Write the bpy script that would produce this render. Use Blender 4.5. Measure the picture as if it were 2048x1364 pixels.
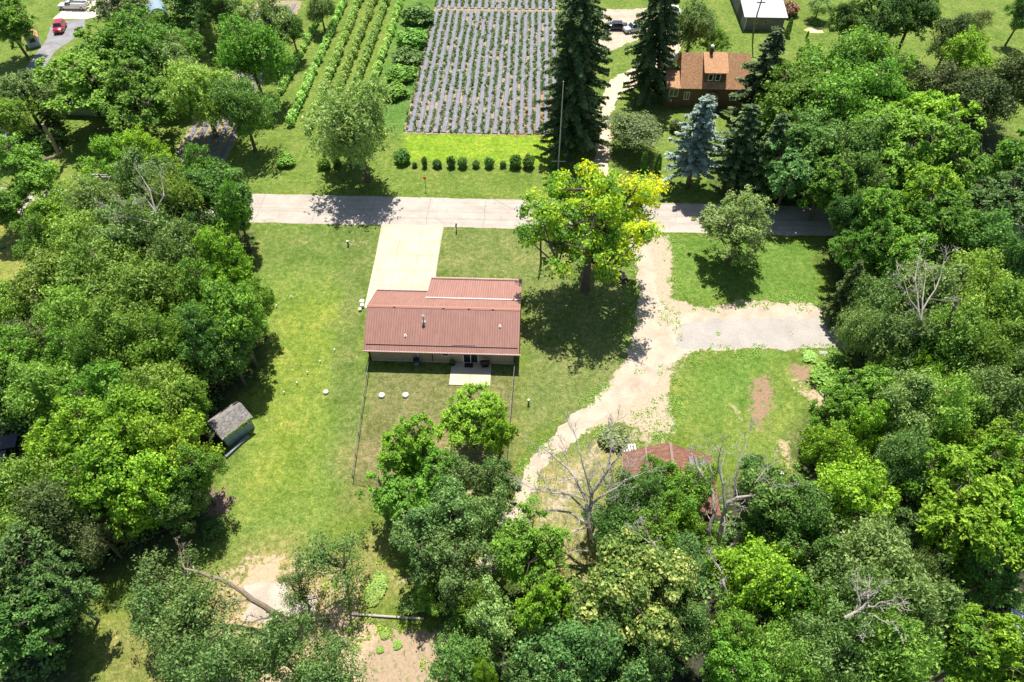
import bpy, math, random
import numpy as np
R = math.radians
C = bpy.context.scene.collection
sc = bpy.context.scene
for o in list(bpy.data.objects): bpy.data.objects.remove(o)

# ---------------------------------------------------------------- camera
CH, PITCH, YAW, FPX = 66.0, R(50), R(2), 1365.3
cam = bpy.data.cameras.new('camera'); co = bpy.data.objects.new('camera', cam); C.objects.link(co)
cam.lens = 24.0; cam.sensor_width = 36.0; cam.clip_end = 3000; cam.clip_start = 0.5
co.location = (0, 0, CH); co.rotation_euler = (R(90) - PITCH, 0, YAW)
sc.camera = co

# ---------------------------------------------------------------- world, sun, exposure
SUN_EL = R(66.5)
w = bpy.data.worlds.new('World'); sc.world = w; w.use_nodes = True
nt = w.node_tree; nt.nodes.clear()
sky = nt.nodes.new('ShaderNodeTexSky'); sky.sky_type = 'NISHITA'; sky.sun_disc = False
sky.sun_elevation = SUN_EL; sky.sun_rotation = 0.0; sky.air_density = 1.0; sky.dust_density = 1.0
bg = nt.nodes.new('ShaderNodeBackground'); bg.inputs['Strength'].default_value = 0.082
wo = nt.nodes.new('ShaderNodeOutputWorld')
nt.links.new(sky.outputs[0], bg.inputs[0]); nt.links.new(bg.outputs[0], wo.inputs[0])
sl = bpy.data.lights.new('sun', 'SUN'); sl.energy = 5.0; sl.angle = R(0.53); sl.color = (1.0, 0.96, 0.89)
so = bpy.data.objects.new('sun', sl); C.objects.link(so); so.location = (0, 60, 120)
so.rotation_euler = (-(R(90) - SUN_EL), 0, R(1))
sc.view_settings.view_transform = 'Standard'; sc.view_settings.look = 'None'
sc.view_settings.exposure = 0.78; sc.view_settings.gamma = 1.0
sc.cycles.max_bounces = 6; sc.cycles.diffuse_bounces = 3; sc.cycles.transmission_bounces = 4
sc.cycles.transparent_max_bounces = 4; sc.cycles.glossy_bounces = 2

# ---------------------------------------------------------------- surveying helper: a sight line meets the plane at height z
_sy, _cy = math.sin(YAW), math.cos(YAW)
FW = np.array([-_sy * math.cos(PITCH), _cy * math.cos(PITCH), -math.sin(PITCH)])
RT = np.array([_cy, _sy, 0.0]); UP = np.array([-_sy * math.sin(PITCH), _cy * math.sin(PITCH), math.cos(PITCH)])
def G(x, y, z=0.0):
    d = FW + (x - 1024) / FPX * RT + (682 - y) / FPX * UP
    t = (z - CH) / d[2]
    return np.array([d[0] * t, d[1] * t, z])
def scale_at(p):
    return FPX / float(np.dot(np.array(p) - np.array([0, 0, CH]), FW))

# ---------------------------------------------------------------- materials
def new_mat(name):
    m = bpy.data.materials.new(name); m.use_nodes = True
    n = m.node_tree; n.nodes.clear()
    out = n.nodes.new('ShaderNodeOutputMaterial')
    return m, n, out
def node(n, typ, **kw):
    x = n.nodes.new(typ)
    for k, v in kw.items():
        if k in ('operation', 'blend_type', 'data_type', 'attribute_name', 'attribute_type', 'noise_dimensions', 'feature', 'wave_type', 'bands_direction', 'interpolation_type', 'noise_type'):
            setattr(x, k, v)
        else:
            x.inputs[k].default_value = v
    return x
def ramp(n, stops, fac):
    r = n.nodes.new('ShaderNodeValToRGB'); e = r.color_ramp.elements
    while len(e) > 1: e.remove(e[-1])
    e[0].position = stops[0][0]; e[0].color = (*stops[0][1], 1)
    for p, c in stops[1:]:
        q = e.new(p); q.color = (*c, 1)
    n.links.new(fac, r.inputs[0]); return r.outputs[0]
def noise(n, scale, detail=4, rough=0.55, coord=None, dist=0.0):
    t = node(n, 'ShaderNodeTexNoise', Scale=scale, Detail=detail, Roughness=rough, Distortion=dist)
    if coord is None:
        coord = n.nodes.new('ShaderNodeTexCoord').outputs['Object']
    n.links.new(coord, t.inputs['Vector']); return t.outputs['Fac']
def mathn(n, op, a, b=None):
    m = n.nodes.new('ShaderNodeMath'); m.operation = op
    for i, v in enumerate((a, b)):
        if v is None: continue
        if isinstance(v, (int, float)): m.inputs[i].default_value = v
        else: n.links.new(v, m.inputs[i])
    return m.outputs[0]
def mix(n, fac, a, b, mode='MIX'):
    m = n.nodes.new('ShaderNodeMix'); m.data_type = 'RGBA'; m.blend_type = mode
    for s, v in ((0, fac), (6, a), (7, b)):
        if isinstance(v, (int, float)): m.inputs[s].default_value = v
        elif isinstance(v, tuple): m.inputs[s].default_value = (*v, 1)
        else: n.links.new(v, m.inputs[s])
    return m.outputs[2]
def bsdf(n, out, col, rough=0.8, metal=0.0, spec=0.3, bump=None, bstr=0.3, bdist=0.05):
    b = n.nodes.new('ShaderNodeBsdfPrincipled')
    b.inputs['Roughness'].default_value = rough; b.inputs['Metallic'].default_value = metal
    b.inputs['Specular IOR Level'].default_value = spec
    if isinstance(col, tuple): b.inputs['Base Color'].default_value = (*col, 1)
    else: n.links.new(col, b.inputs['Base Color'])
    if bump is not None:
        u = n.nodes.new('ShaderNodeBump'); u.inputs['Strength'].default_value = bstr; u.inputs['Distance'].default_value = bdist
        n.links.new(bump, u.inputs['Height']); n.links.new(u.outputs[0], b.inputs['Normal'])
    n.links.new(b.outputs[0], out.inputs[0]); return b
MC = {}
def plain(name, col, rough=0.7, metal=0.0, var=0.18, nscale=3.0, spec=0.3):
    if name in MC: return MC[name]
    m, n, out = new_mat(name)
    f = noise(n, nscale, 5, 0.6)
    c = mix(n, 1.0, col, ramp(n, [(0.25, (1 - var,) * 3), (0.75, (1 + var * 0.6,) * 3)], f), 'MULTIPLY')
    bsdf(n, out, c, rough, metal, spec, f, 0.15, 0.02)
    MC[name] = m; return m
def leafmat(name, stops, trans=0.30, rough=0.5, patch=None):
    m, n, out = new_mat(name)
    stops = [(p, tuple(min(.8, v * g_ + .006) for v, g_ in zip(c_, (2.75, 2.6, 2.4)))) for p, c_ in stops]
    a = node(n, 'ShaderNodeAttribute', attribute_name='tint')
    oi = n.nodes.new('ShaderNodeObjectInfo')
    c = ramp(n, stops, a.outputs['Fac'])
    hv = n.nodes.new('ShaderNodeHueSaturation')
    mr = n.nodes.new('ShaderNodeMapRange'); mr.inputs[3].default_value = 0.8; mr.inputs[4].default_value = 1.22
    n.links.new(oi.outputs['Random'], mr.inputs[0]); n.links.new(mr.outputs[0], hv.inputs['Value'])
    mr2 = n.nodes.new('ShaderNodeMapRange'); mr2.inputs[3].default_value = 0.485; mr2.inputs[4].default_value = 0.512
    r2 = mathn(n, 'FRACT', mathn(n, 'MULTIPLY', oi.outputs['Random'], 17.3))
    n.links.new(r2, mr2.inputs[0]); n.links.new(mr2.outputs[0], hv.inputs['Hue'])
    n.links.new(c, hv.inputs['Color']); c = hv.outputs[0]
    b = n.nodes.new('ShaderNodeBsdfPrincipled'); b.inputs['Roughness'].default_value = rough
    b.inputs['Specular IOR Level'].default_value = 0.22
    n.links.new(c, b.inputs['Base Color'])
    t = n.nodes.new('ShaderNodeBsdfTranslucent')
    n.links.new(mix(n, 1.0, c, (1.25, 1.35, 0.6), 'MULTIPLY'), t.inputs[0])
    x = n.nodes.new('ShaderNodeMixShader'); x.inputs[0].default_value = trans
    n.links.new(b.outputs[0], x.inputs[1]); n.links.new(t.outputs[0], x.inputs[2]); n.links.new(x.outputs[0], out.inputs[0])
    return m
LM = {
 'maple': leafmat('leaf_maple', [(0, (.030, .075, .010)), (.55, (.065, .135, .016)), (1, (.11, .20, .026))]),
 'bright': leafmat('leaf_bright', [(0, (.042, .095, .008)), (.5, (.088, .165, .012)), (1, (.155, .235, .022))]),
 'dark': leafmat('leaf_dark', [(0, (.022, .056, .012)), (.6, (.048, .100, .020)), (1, (.092, .155, .04))]),
 'grey': leafmat('leaf_grey', [(0, (.036, .070, .020)), (.5, (.075, .122, .036)), (1, (.135, .19, .075))]),
 'teal': leafmat('leaf_teal', [(0, (.026, .062, .018)), (.6, (.055, .112, .032)), (1, (.115, .18, .065))]),
 'locust': leafmat('leaf_locust', [(0, (.044, .084, .013)), (.5, (.088, .152, .025)), (1, (.15, .22, .048))]),
 'oak': leafmat('leaf_oak', [(0, (.030, .064, .018)), (.6, (.068, .118, .034)), (1, (.14, .19, .075))]),
 'linden': leafmat('leaf_linden', [(0, (.028, .062, .012)), (.42, (.058, .105, .02)), (.55, (.10, .145, .03)), (.68, (.175, .205, .055)), (1, (.235, .25, .10))]),
 'gold': leafmat('leaf_gold', [(0, (.04, .095, .014)), (.38, (.095, .175, .022)), (.60, (.19, .255, .016)), (1, (.29, .28, .010))], .42),
 'olive': leafmat('leaf_olive', [(0, (.032, .050, .018)), (.6, (.068, .092, .034)), (1, (.115, .14, .06))]),
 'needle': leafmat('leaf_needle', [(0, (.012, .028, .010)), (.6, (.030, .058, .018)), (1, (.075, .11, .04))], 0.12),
 'juniper': leafmat('leaf_juniper', [(0, (.02, .032, .010)), (.6, (.042, .065, .018)), (1, (.075, .10, .03))], 0.2),
 'blue': leafmat('leaf_blue', [(0, (.026, .045, .033)), (.5, (.095, .135, .115)), (1, (.20, .255, .235))], 0.12),
 'berry': leafmat('leaf_berry', [(0, (.06, .11, .02)), (.5, (.12, .19, .05)), (1, (.22, .29, .11))], 0.4),
 'crop': leafmat('leaf_crop', [(0, (.018, .042, .010)), (.6, (.035, .068, .018)), (1, (.075, .11, .04))]),
 'rust': leafmat('leaf_rust', [(0, (.07, .045, .03)), (1, (.17, .10, .065))], 0.2),
 'pale': leafmat('leaf_pale', [(0, (.055, .098, .026)), (.5, (.10, .155, .048)), (1, (.18, .235, .095))]),
}
def barkmat(name, c1, c2):
    m, n, out = new_mat(name)
    tc = n.nodes.new('ShaderNodeTexCoord'); mp = n.nodes.new('ShaderNodeMapping'); mp.inputs['Scale'].default_value = (6, 6, 1.2)
    n.links.new(tc.outputs['Object'], mp.inputs[0])
    f = noise(n, 2.0, 6, 0.7, mp.outputs[0])
    bsdf(n, out, ramp(n, [(0.3, c1), (0.7, c2)], f), 0.9, 0, 0.2, f, 0.6, 0.05); return m
BARK = barkmat('bark', (.06, .047, .034), (.20, .16, .12))
DEADWOOD = barkmat('dead_wood', (.26, .225, .19), (.52, .47, .41))
BARKPALE = barkmat('bark_pale', (.12, .09, .065), (.34, .27, .20))

# ---------------------------------------------------------------- mesh helpers
def link_mesh(name, me, parent=None, m=None):
    o = bpy.data.objects.new(name, me); C.objects.link(o)
    if parent is not None: o.parent = parent
    if m is not None:
        if len(me.materials) == 0: me.materials.append(m)
        else:
            o.material_slots[0].link = 'OBJECT'; o.material_slots[0].material = m
    return o
def np_mesh(name, V, F, tint=None, smooth=False):
    """V (n,3); F (m,k) all faces of k corners"""
    me = bpy.data.meshes.new(name); V = np.asarray(V, np.float32); F = np.asarray(F, np.int32)
    me.vertices.add(len(V)); me.vertices.foreach_set('co', V.ravel())
    k = F.shape[1]
    me.loops.add(F.size); me.loops.foreach_set('vertex_index', F.ravel())
    me.polygons.add(len(F)); me.polygons.foreach_set('loop_start', np.arange(0, F.size, k, dtype=np.int32))
    me.polygons.foreach_set('loop_total', np.full(len(F), k, np.int32))
    me.polygons.foreach_set('use_smooth', np.full(len(F), smooth))
    me.update(calc_edges=True)
    if tint is not None:
        a = me.attributes.new('tint', 'FLOAT', 'FACE'); a.data.foreach_set('value', np.asarray(tint, np.float32))
    return me
class MB:
    def __init__(s): s.v = []; s.f = []
    def add(s, vs, fs):
        b = len(s.v); s.v += [tuple(map(float, v)) for v in vs]; s.f += [tuple(b + i for i in f) for f in fs]; return s
    def box(s, x0, y0, z0, x1, y1, z1):
        return s.add([(x0, y0, z0), (x1, y0, z0), (x1, y1, z0), (x0, y1, z0), (x0, y0, z1), (x1, y0, z1), (x1, y1, z1), (x0, y1, z1)],
                     [(0, 3, 2, 1), (4, 5, 6, 7), (0, 1, 5, 4), (1, 2, 6, 5), (2, 3, 7, 6), (3, 0, 4, 7)])
    def slab(s, quad, t):
        """a sheet of thickness t hung below four corners (counter-clockwise from above)"""
        q = [np.array(p, float) for p in quad]; nrm = np.cross(q[1] - q[0], q[2] - q[0]); nrm /= np.linalg.norm(nrm)
        lo = [p - nrm * t for p in q]; k = len(q)
        fs = [tuple(range(k)), tuple(range(2 * k - 1, k - 1, -1))] + [(i, k + i, k + (i + 1) % k, (i + 1) % k) for i in range(k)]
        return s.add(q + lo, fs)
    def prism(s, poly, h0, h1):
        k = len(poly); return s.add([(x, y, h0) for x, y in poly] + [(x, y, h1) for x, y in poly],
            [tuple(range(k - 1, -1, -1)), tuple(range(k, 2 * k))] + [(i, (i + 1) % k, k + (i + 1) % k, k + i) for i in range(k)])
    def tube(s, pts, rad, n=8, cap=True):
        P = [np.array(p, float) for p in pts]; b = len(s.v)
        if not hasattr(rad, '__len__'): rad = [rad] * len(P)
        for i, p in enumerate(P):
            d = P[min(i + 1, len(P) - 1)] - P[max(i - 1, 0)]; d /= (np.linalg.norm(d) + 1e-9)
            a = np.array([1., 0, 0]) if abs(d[0]) < 0.8 else np.array([0, 1., 0])
            u = np.cross(d, a); u /= np.linalg.norm(u); v = np.cross(d, u)
            for j in range(n):
                t = 2 * math.pi * j / n; q = p + rad[i] * (math.cos(t) * u + math.sin(t) * v); s.v.append(tuple(q))
        for i in range(len(P) - 1):
            for j in range(n):
                s.f.append((b + i * n + j, b + i * n + (j + 1) % n, b + (i + 1) * n + (j + 1) % n, b + (i + 1) * n + j))
        if cap:
            s.f.append(tuple(b + j for j in range(n))[::-1]); s.f.append(tuple(b + (len(P) - 1) * n + j for j in range(n)))
        return s
    def lathe(s, prof, c=(0, 0, 0), n=20):
        return s.tube([(c[0], c[1], c[2] + z) for r, z in prof], [max(r, .001) for r, z in prof], n)
    def build(s, name, m, parent=None, smooth=False, bevel=0.0):
        me = bpy.data.meshes.new(name); me.from_pydata(s.v, [], s.f); me.update()
        if smooth:
            me.polygons.foreach_set('use_smooth', [True] * len(me.polygons))
        o = link_mesh(name, me, parent, m)
        if bevel:
            bv = o.modifiers.new('bevel', 'BEVEL'); bv.width = bevel; bv.segments = 2
        return o
def tag(o, label=None, cat=None, group=None, kind=None):
    if label: o['label'] = label
    if cat: o['category'] = cat
    if group: o['group'] = group
    if kind: o['kind'] = kind
    return o
def thing(name, loc, rz=0.0, label=None, cat=None, group=None):
    o = bpy.data.objects.new(name, None); C.objects.link(o); o.location = tuple(map(float, loc)); o.rotation_euler = (0, 0, rz)
    o.empty_display_size = 0.5
    return tag(o, label, cat, group)

# ---------------------------------------------------------------- foliage generators
def leaves(pos, nrm, size, rng, asp=1.6, tint=None):
    """diamond leaves with a fold, as quads"""
    n = len(pos); nrm = nrm / (np.linalg.norm(nrm, axis=1, keepdims=True) + 1e-9)
    a = rng.normal(size=(n, 3)); u = a - (a * nrm).sum(1, keepdims=True) * nrm; u /= np.linalg.norm(u, axis=1, keepdims=True) + 1e-9
    v = np.cross(nrm, u); s = (size * rng.uniform(.5, 1.5, n))[:, None]
    V = np.stack([pos - u * s * .5 * asp, pos - v * s * .5 + nrm * s * .15, pos + u * s * .5 * asp, pos + v * s * .5 + nrm * s * .15], 1).reshape(-1, 3)
    return V, np.arange(4 * n).reshape(n, 4)
def crown(name, seed, rad=5.0, rz=4.2, zc=8.0, lobes=8, clumps=150, per=70, leaf=.30, cs=.55, mode='round', lobe_r=(.42, .6), bias=.25, tintfn=None):
    rng = np.random.default_rng(seed)
    L = rng.normal(size=(lobes * 6, 3)); L /= np.linalg.norm(L, axis=1, keepdims=True); L = L * rng.uniform(.25, .80, (len(L), 1)) * np.array([1, rng.uniform(.85, 1.1), 1])
    L = L[L[:, 2] > -.35]
    pick = [L[0] * .3]
    for p in L:
        if len(pick) >= lobes: break
        if min(np.linalg.norm(p - q) for q in pick) > .24: pick.append(p)
    L = np.array(pick); lr = rng.uniform(*lobe_r, len(L))
    P = []; D = []
    while len(P) < clumps:
        i = rng.integers(len(L)); d = rng.normal(size=3); d[2] += bias * 1.5; d /= np.linalg.norm(d)
        p = L[i] + d * lr[i] * (rng.uniform(.70, 1.05) if rng.random() > .2 else rng.uniform(1.05, 1.42))
        q = min((np.linalg.norm(p - L[j]) / lr[j] for j in range(len(L)) if j != i), default=2)
        if q < .72 and rng.random() < .85: continue
        P.append(p); D.append(d)
    P = np.array(P) * np.array([rad, rad, rz]) + np.array([0, 0, zc]); D = np.array(D)
    ct = rng.uniform(0, 1, len(P))
    if tintfn is not None: ct = tintfn((P - np.array([0, 0, zc])) / np.array([rad, rad, rz]), rng)
    csz = rng.uniform(.5, 1.45, len(P)) * cs
    idx = np.repeat(np.arange(len(P)), per)
    n = len(idx); g = rng.normal(size=(n, 3))
    if mode == 'round':
        off = g * csz[idx][:, None] * np.array([1, 1, .55]); off = g / (np.linalg.norm(g, axis=1, keepdims=True)) * (rng.uniform(.55, 1.5, n) * csz[idx])[:, None] * np.array([1.15, 1.15, .75]); nr = off / csz[idx][:, None] * .75 + D[idx] * .15 + np.array([0, 0, .45]) + rng.normal(size=(n, 3)) * .42
        asp = 1.4
    elif mode == 'spray':      # sprays reaching outwards and hanging at the tips
        t = rng.uniform(0, 1, n); out = D[idx] * np.array([1, 1, .3]); k = rng.integers(0, 5, n)
        ang = (k - 2) * .5 + rng.normal(size=n) * .08; ca, sa = np.cos(ang), np.sin(ang)
        o2 = np.stack([out[:, 0] * ca - out[:, 1] * sa, out[:, 0] * sa + out[:, 1] * ca, out[:, 2]], 1)
        off = o2 * (t * csz[idx] * 2.1)[:, None] + g * .13; off[:, 2] -= t ** 2 * csz[idx] * 1.1
        nr = D[idx] * .3 + np.array([0, 0, .7]) + rng.normal(size=(n, 3)) * .5; asp = 2.0
    elif mode == 'weep':       # hanging strands
        k = rng.integers(0, 9, n); sx = rng.normal(size=(len(P), 9, 2)) * csz[:, None, None] * .9
        t = rng.uniform(0, 1, n); o = sx[idx, k]
        off = np.stack([o[:, 0] * (1 + .4 * t), o[:, 1] * (1 + .4 * t), -t ** 1.2 * csz[idx] * 2.3], 1) + g * .10
        nr = D[idx] * .5 + np.array([0, 0, .35]) + rng.normal(size=(n, 3)) * .7; asp = 2.4
    elif mode == 'feather':
        off = g * csz[idx][:, None] * np.array([1, 1, .7]); off[:, 2] -= .25 * (off[:, 0] ** 2 + off[:, 1] ** 2)
        nr = off / csz[idx][:, None] * .5 + D[idx] * .2 + np.array([0, 0, .4]) + rng.normal(size=(n, 3)) * .55; asp = 2.2
    pos = P[idx] + off
    pos[:, 2] = np.maximum(pos[:, 2], .15)
    V, F = leaves(pos, nr, leaf, rng, asp)
    tint = np.clip(ct[idx] * .45 + rng.uniform(0, 1, n) ** 1.2 * .55, 0, 1) if tintfn is None else np.clip(ct[idx] + rng.normal(size=n) * .16, 0, 1)
    # limbs to the lobes
    mb = MB(); r = random.Random(seed); tr = rad * .055
    fork = zc - rz * .55
    lean = (r.uniform(-.4, .4), r.uniform(-.4, .4))
    mb.tube([(0, 0, -.2), (0, 0, .35), (lean[0] * .4, lean[1] * .4, fork * .6), (lean[0], lean[1], fork)], [tr * 1.5, tr * 1.15, tr * .95, tr * .8], 8)
    cen = L * np.array([rad, rad, rz]) + np.array([0, 0, zc])
    for i, c in enumerate(cen):
        f = np.array([lean[0], lean[1], fork * r.uniform(.8, 1.0)]); m_ = f * .5 + c * .5 + np.array([r.uniform(-.4, .4), r.uniform(-.4, .4), -.3])
        mb.tube([f, m_, c], [tr * .6, tr * .42, tr * .25], 6)
        for q in range(7):
            j = r.randrange(len(P))
            if np.linalg.norm(P[j] - c) < rad * .75: 
                mb.tube([c, (c + P[j]) / 2 + np.array([0, 0, -.15]), P[j]], [tr * .22, tr * .14, tr * .05], 4)
    for j in range(0, len(P), 2):
        i = int(np.argmin(np.linalg.norm(cen - P[j], axis=1))); mb.tube([cen[i], (cen[i] * .4 + P[j] * .6), P[j] + D[j] * (.25 if j % 4 else .85)], [tr * .17, tr * .11, tr * .03], 4)
    me = np_mesh(name + '_crown', V, F, tint); tm = bpy.data.meshes.new(name + '_trunk'); tm.from_pydata(mb.v, [], mb.f); tm.update()
    me.materials.append(LM['maple']); tm.materials.append(BARK)
    return dict(c=me, t=tm, rad=rad, h=zc + rz * .95, zc=zc / (zc + rz * .95))
def conifer(name, seed, rad=3.2, h=14.0, z0=1.2, whorls=30, per=7, droop=.32, power=.8, leaf=.34, dens=1.0):
    rng = np.random.default_rng(seed); r = random.Random(seed); pos = []; nr = []; mb = MB(); tin = []; side = rng.uniform(.75, 1.15, 8)
    mb.tube([(0, 0, -.2), (0, 0, h * .5), (0, 0, h * .98)], [h * .02, h * .012, .02], 8)
    for i in range(whorls):
        u = (i + rng.uniform(-.3, .3)) / whorls; z = z0 + (h - z0) * u; L = rad * (1 - u) ** power * 1.02 + .12
        for b in range(per):
            a = 2 * math.pi * (b + rng.uniform(-.35, .35)) / per + i * 1.3; l = L * rng.uniform(.5, 1.15) * side[int((a % 6.283) / 6.284 * 8)]
            d = np.array([math.cos(a), math.sin(a), 0]); s = np.array([-d[1], d[0], 0])
            n = int(max(14, 46 * l * dens)); t = rng.uniform(.12, 1, n) ** .8
            wd = (.12 + .34 * (1 - t)) * min(l, 2.2) * .42
            lat = rng.normal(size=n) * wd * .8
            zz = -droop * l * (t ** 1.4) + .12 * l * t ** 4 - np.abs(rng.normal(size=n)) * .14 - np.abs(lat) * .25
            p = np.array([0, 0, z]) + d * (t * l)[:, None] + s * lat[:, None]; p[:, 2] += zz
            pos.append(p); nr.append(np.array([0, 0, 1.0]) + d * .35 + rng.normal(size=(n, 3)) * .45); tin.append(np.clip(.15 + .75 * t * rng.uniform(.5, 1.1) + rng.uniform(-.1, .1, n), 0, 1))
            if b % 2 == 0: mb.tube([(0, 0, z), d * l * .5 + np.array([0, 0, z - droop * l * .35]), d * l * .9 + np.array([0, 0, z - droop * l * .85])], [.05, .03, .01], 4)
    pos = np.concatenate(pos); nr = np.concatenate(nr); V, F = leaves(pos, nr, leaf * .55, rng, 2.4)
    me = np_mesh(name + '_crown', V, F, np.concatenate(tin)); tm = bpy.data.meshes.new(name + '_trunk'); tm.from_pydata(mb.v, [], mb.f); tm.update()
    me.materials.append(LM['needle']); tm.materials.append(BARK)
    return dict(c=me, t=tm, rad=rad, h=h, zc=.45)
def bush_mesh(name, seed, n=1400, leaf=.16, shape='round'):
    """unit bush: radius 1, height about 1.6, base at 0"""
    rng = np.random.default_rng(seed); d = rng.normal(size=(n, 3)); d /= np.linalg.norm(d, axis=1, keepdims=True)
    if shape == 'column':
        t = rng.uniform(0, 1, n); a = rng.uniform(0, 2 * math.pi, n); rr = np.sqrt(np.clip(1 - t ** 2.2, 0, 1)) * rng.uniform(.75, 1.05, n) * (.75 + .25 * np.minimum(t * 5, 1))
        pos = np.stack([rr * np.cos(a), rr * np.sin(a), t * 4.2 + .05], 1); nr = np.stack([np.cos(a), np.sin(a), .5 + 0 * a], 1) + rng.normal(size=(n, 3)) * .5
    else:
        bump = 1 + .22 * np.sin(3.1 * d[:, 0] + seed) * np.sin(4.3 * d[:, 1] + 2 * seed) + .12 * np.sin(9 * d[:, 0] + 7 * d[:, 2])
        pos = d * (bump * rng.uniform(.7, 1.05, n) )[:, None] * np.array([.95, .95, .8]) + np.array([0, 0, .8]); pos[:, 2] = np.maximum(pos[:, 2], .03)
        nr = d * .8 + np.array([0, 0, .5]) + rng.normal(size=(n, 3)) * .6
    V, F = leaves(pos, nr, leaf, rng, 1.5)
    me = np_mesh(name, V, F, rng.uniform(0, 1, n)); me.materials.append(LM['maple'])
    mb = MB()
    for k in range(4):
        a = k * 1.6 + seed; mb.tube([(0, 0, -.05), (.2 * math.cos(a), .2 * math.sin(a), .5), (.45 * math.cos(a), .45 * math.sin(a), 1.1)], [.06, .045, .02], 5)
    tm = bpy.data.meshes.new(name + '_stem'); tm.from_pydata(mb.v, [], mb.f); tm.update(); tm.materials.append(BARK)
    return me, tm
PR = {
 'round': [crown('round', s, 5, 5.0, 7.2, 19, 330, 46, .205, .44, lobe_r=(.16, .38)) for s in (3, 4, 5, 6, 7)],
 'open': [crown('open', s, 5, 5.0, 7.2, 15, 190, 44, .20, .44, lobe_r=(.14, .34)) for s in (13, 14, 15)],
 'spray': [crown('spray', s, 5, 4.9, 7.2, 18, 280, 62, .19, .48, 'spray', lobe_r=(.16, .38)) for s in (23, 24, 25, 26)],
 'weep': [crown('weep', s, 5, 5.0, 7.3, 16, 250, 70, .16, .54, 'weep', lobe_r=(.18, .40)) for s in (33, 34, 35)],
 'feather': [crown('feather', s, 5, 4.8, 7.2, 20, 320, 60, .165, .50, 'feather', lobe_r=(.16, .38)) for s in (43, 44, 45, 46)],
 'sparse': [crown('sparse', s, 5, 4.5, 7.0, 14, 150, 50, .165, .52, 'feather', lobe_r=(.18, .42)) for s in (81, 82)],
 'thin': [crown('thin', s, 5, 4.0, 6.8, 11, 90, 46, .16, .58, 'feather', lobe_r=(.2, .48)) for s in (53, 54)],
 'highspruce': [conifer('highspruce', s, 3.6, 15, 3.6, 19, 7, .30, .62, .34, 1.0) for s in (71, 72)],
 'spruce': [conifer('spruce', s, 3.4, 14, 1.4, 21, 6, .34, .66, .34, 1.0) for s in (61, 62, 63)],
 'bigspruce': [conifer('bigspruce', s, 4.8, 20, 2.2, 24, 9, .42, .24, .36, 1.1) for s in (64, 65, 66)],
}
BUSH = [bush_mesh('bush_foliage', s) for s in (1, 2, 3)]
COL = bush_mesh('column_foliage', 5, 1300, .2, 'column')
cnt = {}
def tree(shape, mk, name, px, py, rpx, h, label, group=None, base=None, rot=None, bark=None, hz=None):
    """px, py, rpx: where the crown's centre is seen and how wide it is; h its height in metres"""
    pr = PR[shape]; k = cnt.get(shape, 0); cnt[shape] = k + 1; p = pr[k % len(pr)]
    zc = h * p['zc']; c = G(px, py, zc); r = rpx / scale_at(c)
    if base is not None: c = np.array(base, float)
    t = thing(name, (c[0], c[1], 0), (k * 2.399) % 6.28 if rot is None else rot, label, 'tree', group)
    s = r * (1.10 if 'standing alone' in label or 'roadside' in label or 'orchard' in label or shape == 'thin' else 1.19) / (p['rad'] * (.97 if shape in ('spruce', 'bigspruce') else 1.02))
    a_ = (1.0, 1.09, .93, 1.05, .96)[k % 5]; t.scale = (s * a_, s / a_, h / p['h'])
    link_mesh('crown', p['c'], t, LM[mk]); link_mesh('trunk', p['t'], t, bark or BARK)
    return t
def shrub(name, px, py, r, hgt, mk, label, group=None, col=False, base=None, cat='shrub'):
    c = G(px, py, 0) if base is None else base; k = cnt.get('b', 0); cnt['b'] = k + 1
    f, st = COL if col else BUSH[k % 3]
    t = thing(name, (c[0], c[1], 0), k * 1.7, label, cat, group); t.scale = (r, r, hgt / (4.2 if col else 1.6))
    link_mesh('foliage', f, t, LM[mk]); link_mesh('stem', st, t, BARK); return t

# ================================================================ THE SETTING
def axis(lo, hi, step, far, grow=1.35):
    a = list(np.arange(lo, hi + 1e-6, step)); s = step
    b = []; x = hi
    while x < far: s *= grow; x += s; b.append(x)
    s = step; c = []; x = lo
    while x > -far: s *= grow; x -= s; c.append(x)
    return np.array(c[::-1] + a + b)
AX = axis(-62, 52, .42, 1500); AY = axis(8, 106, .42, 1500)
GX, GY = np.meshgrid(AX, AY)
pts = np.stack([GX.ravel(), GY.ravel()], 1)
def vnoise(p, sc_, seed):
    rng = np.random.default_rng(seed); T = rng.uniform(0, 1, (64, 64)); q = p * sc_; i = np.floor(q).astype(int); f = q - i; f = f * f * (3 - 2 * f)
    a = T[i[:, 0] % 64, i[:, 1] % 64]; b = T[(i[:, 0] + 1) % 64, i[:, 1] % 64]; c = T[i[:, 0] % 64, (i[:, 1] + 1) % 64]; d = T[(i[:, 0] + 1) % 64, (i[:, 1] + 1) % 64]
    return (a * (1 - f[:, 0]) + b * f[:, 0]) * (1 - f[:, 1]) + (c * (1 - f[:, 0]) + d * f[:, 0]) * f[:, 1]
warp = np.stack([vnoise(pts, .35, 1) - .5, vnoise(pts, .35, 2) - .5], 1) * 2.2 + np.stack([vnoise(pts, 1.3, 3) - .5, vnoise(pts, 1.3, 4) - .5], 1) * .8
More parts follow.
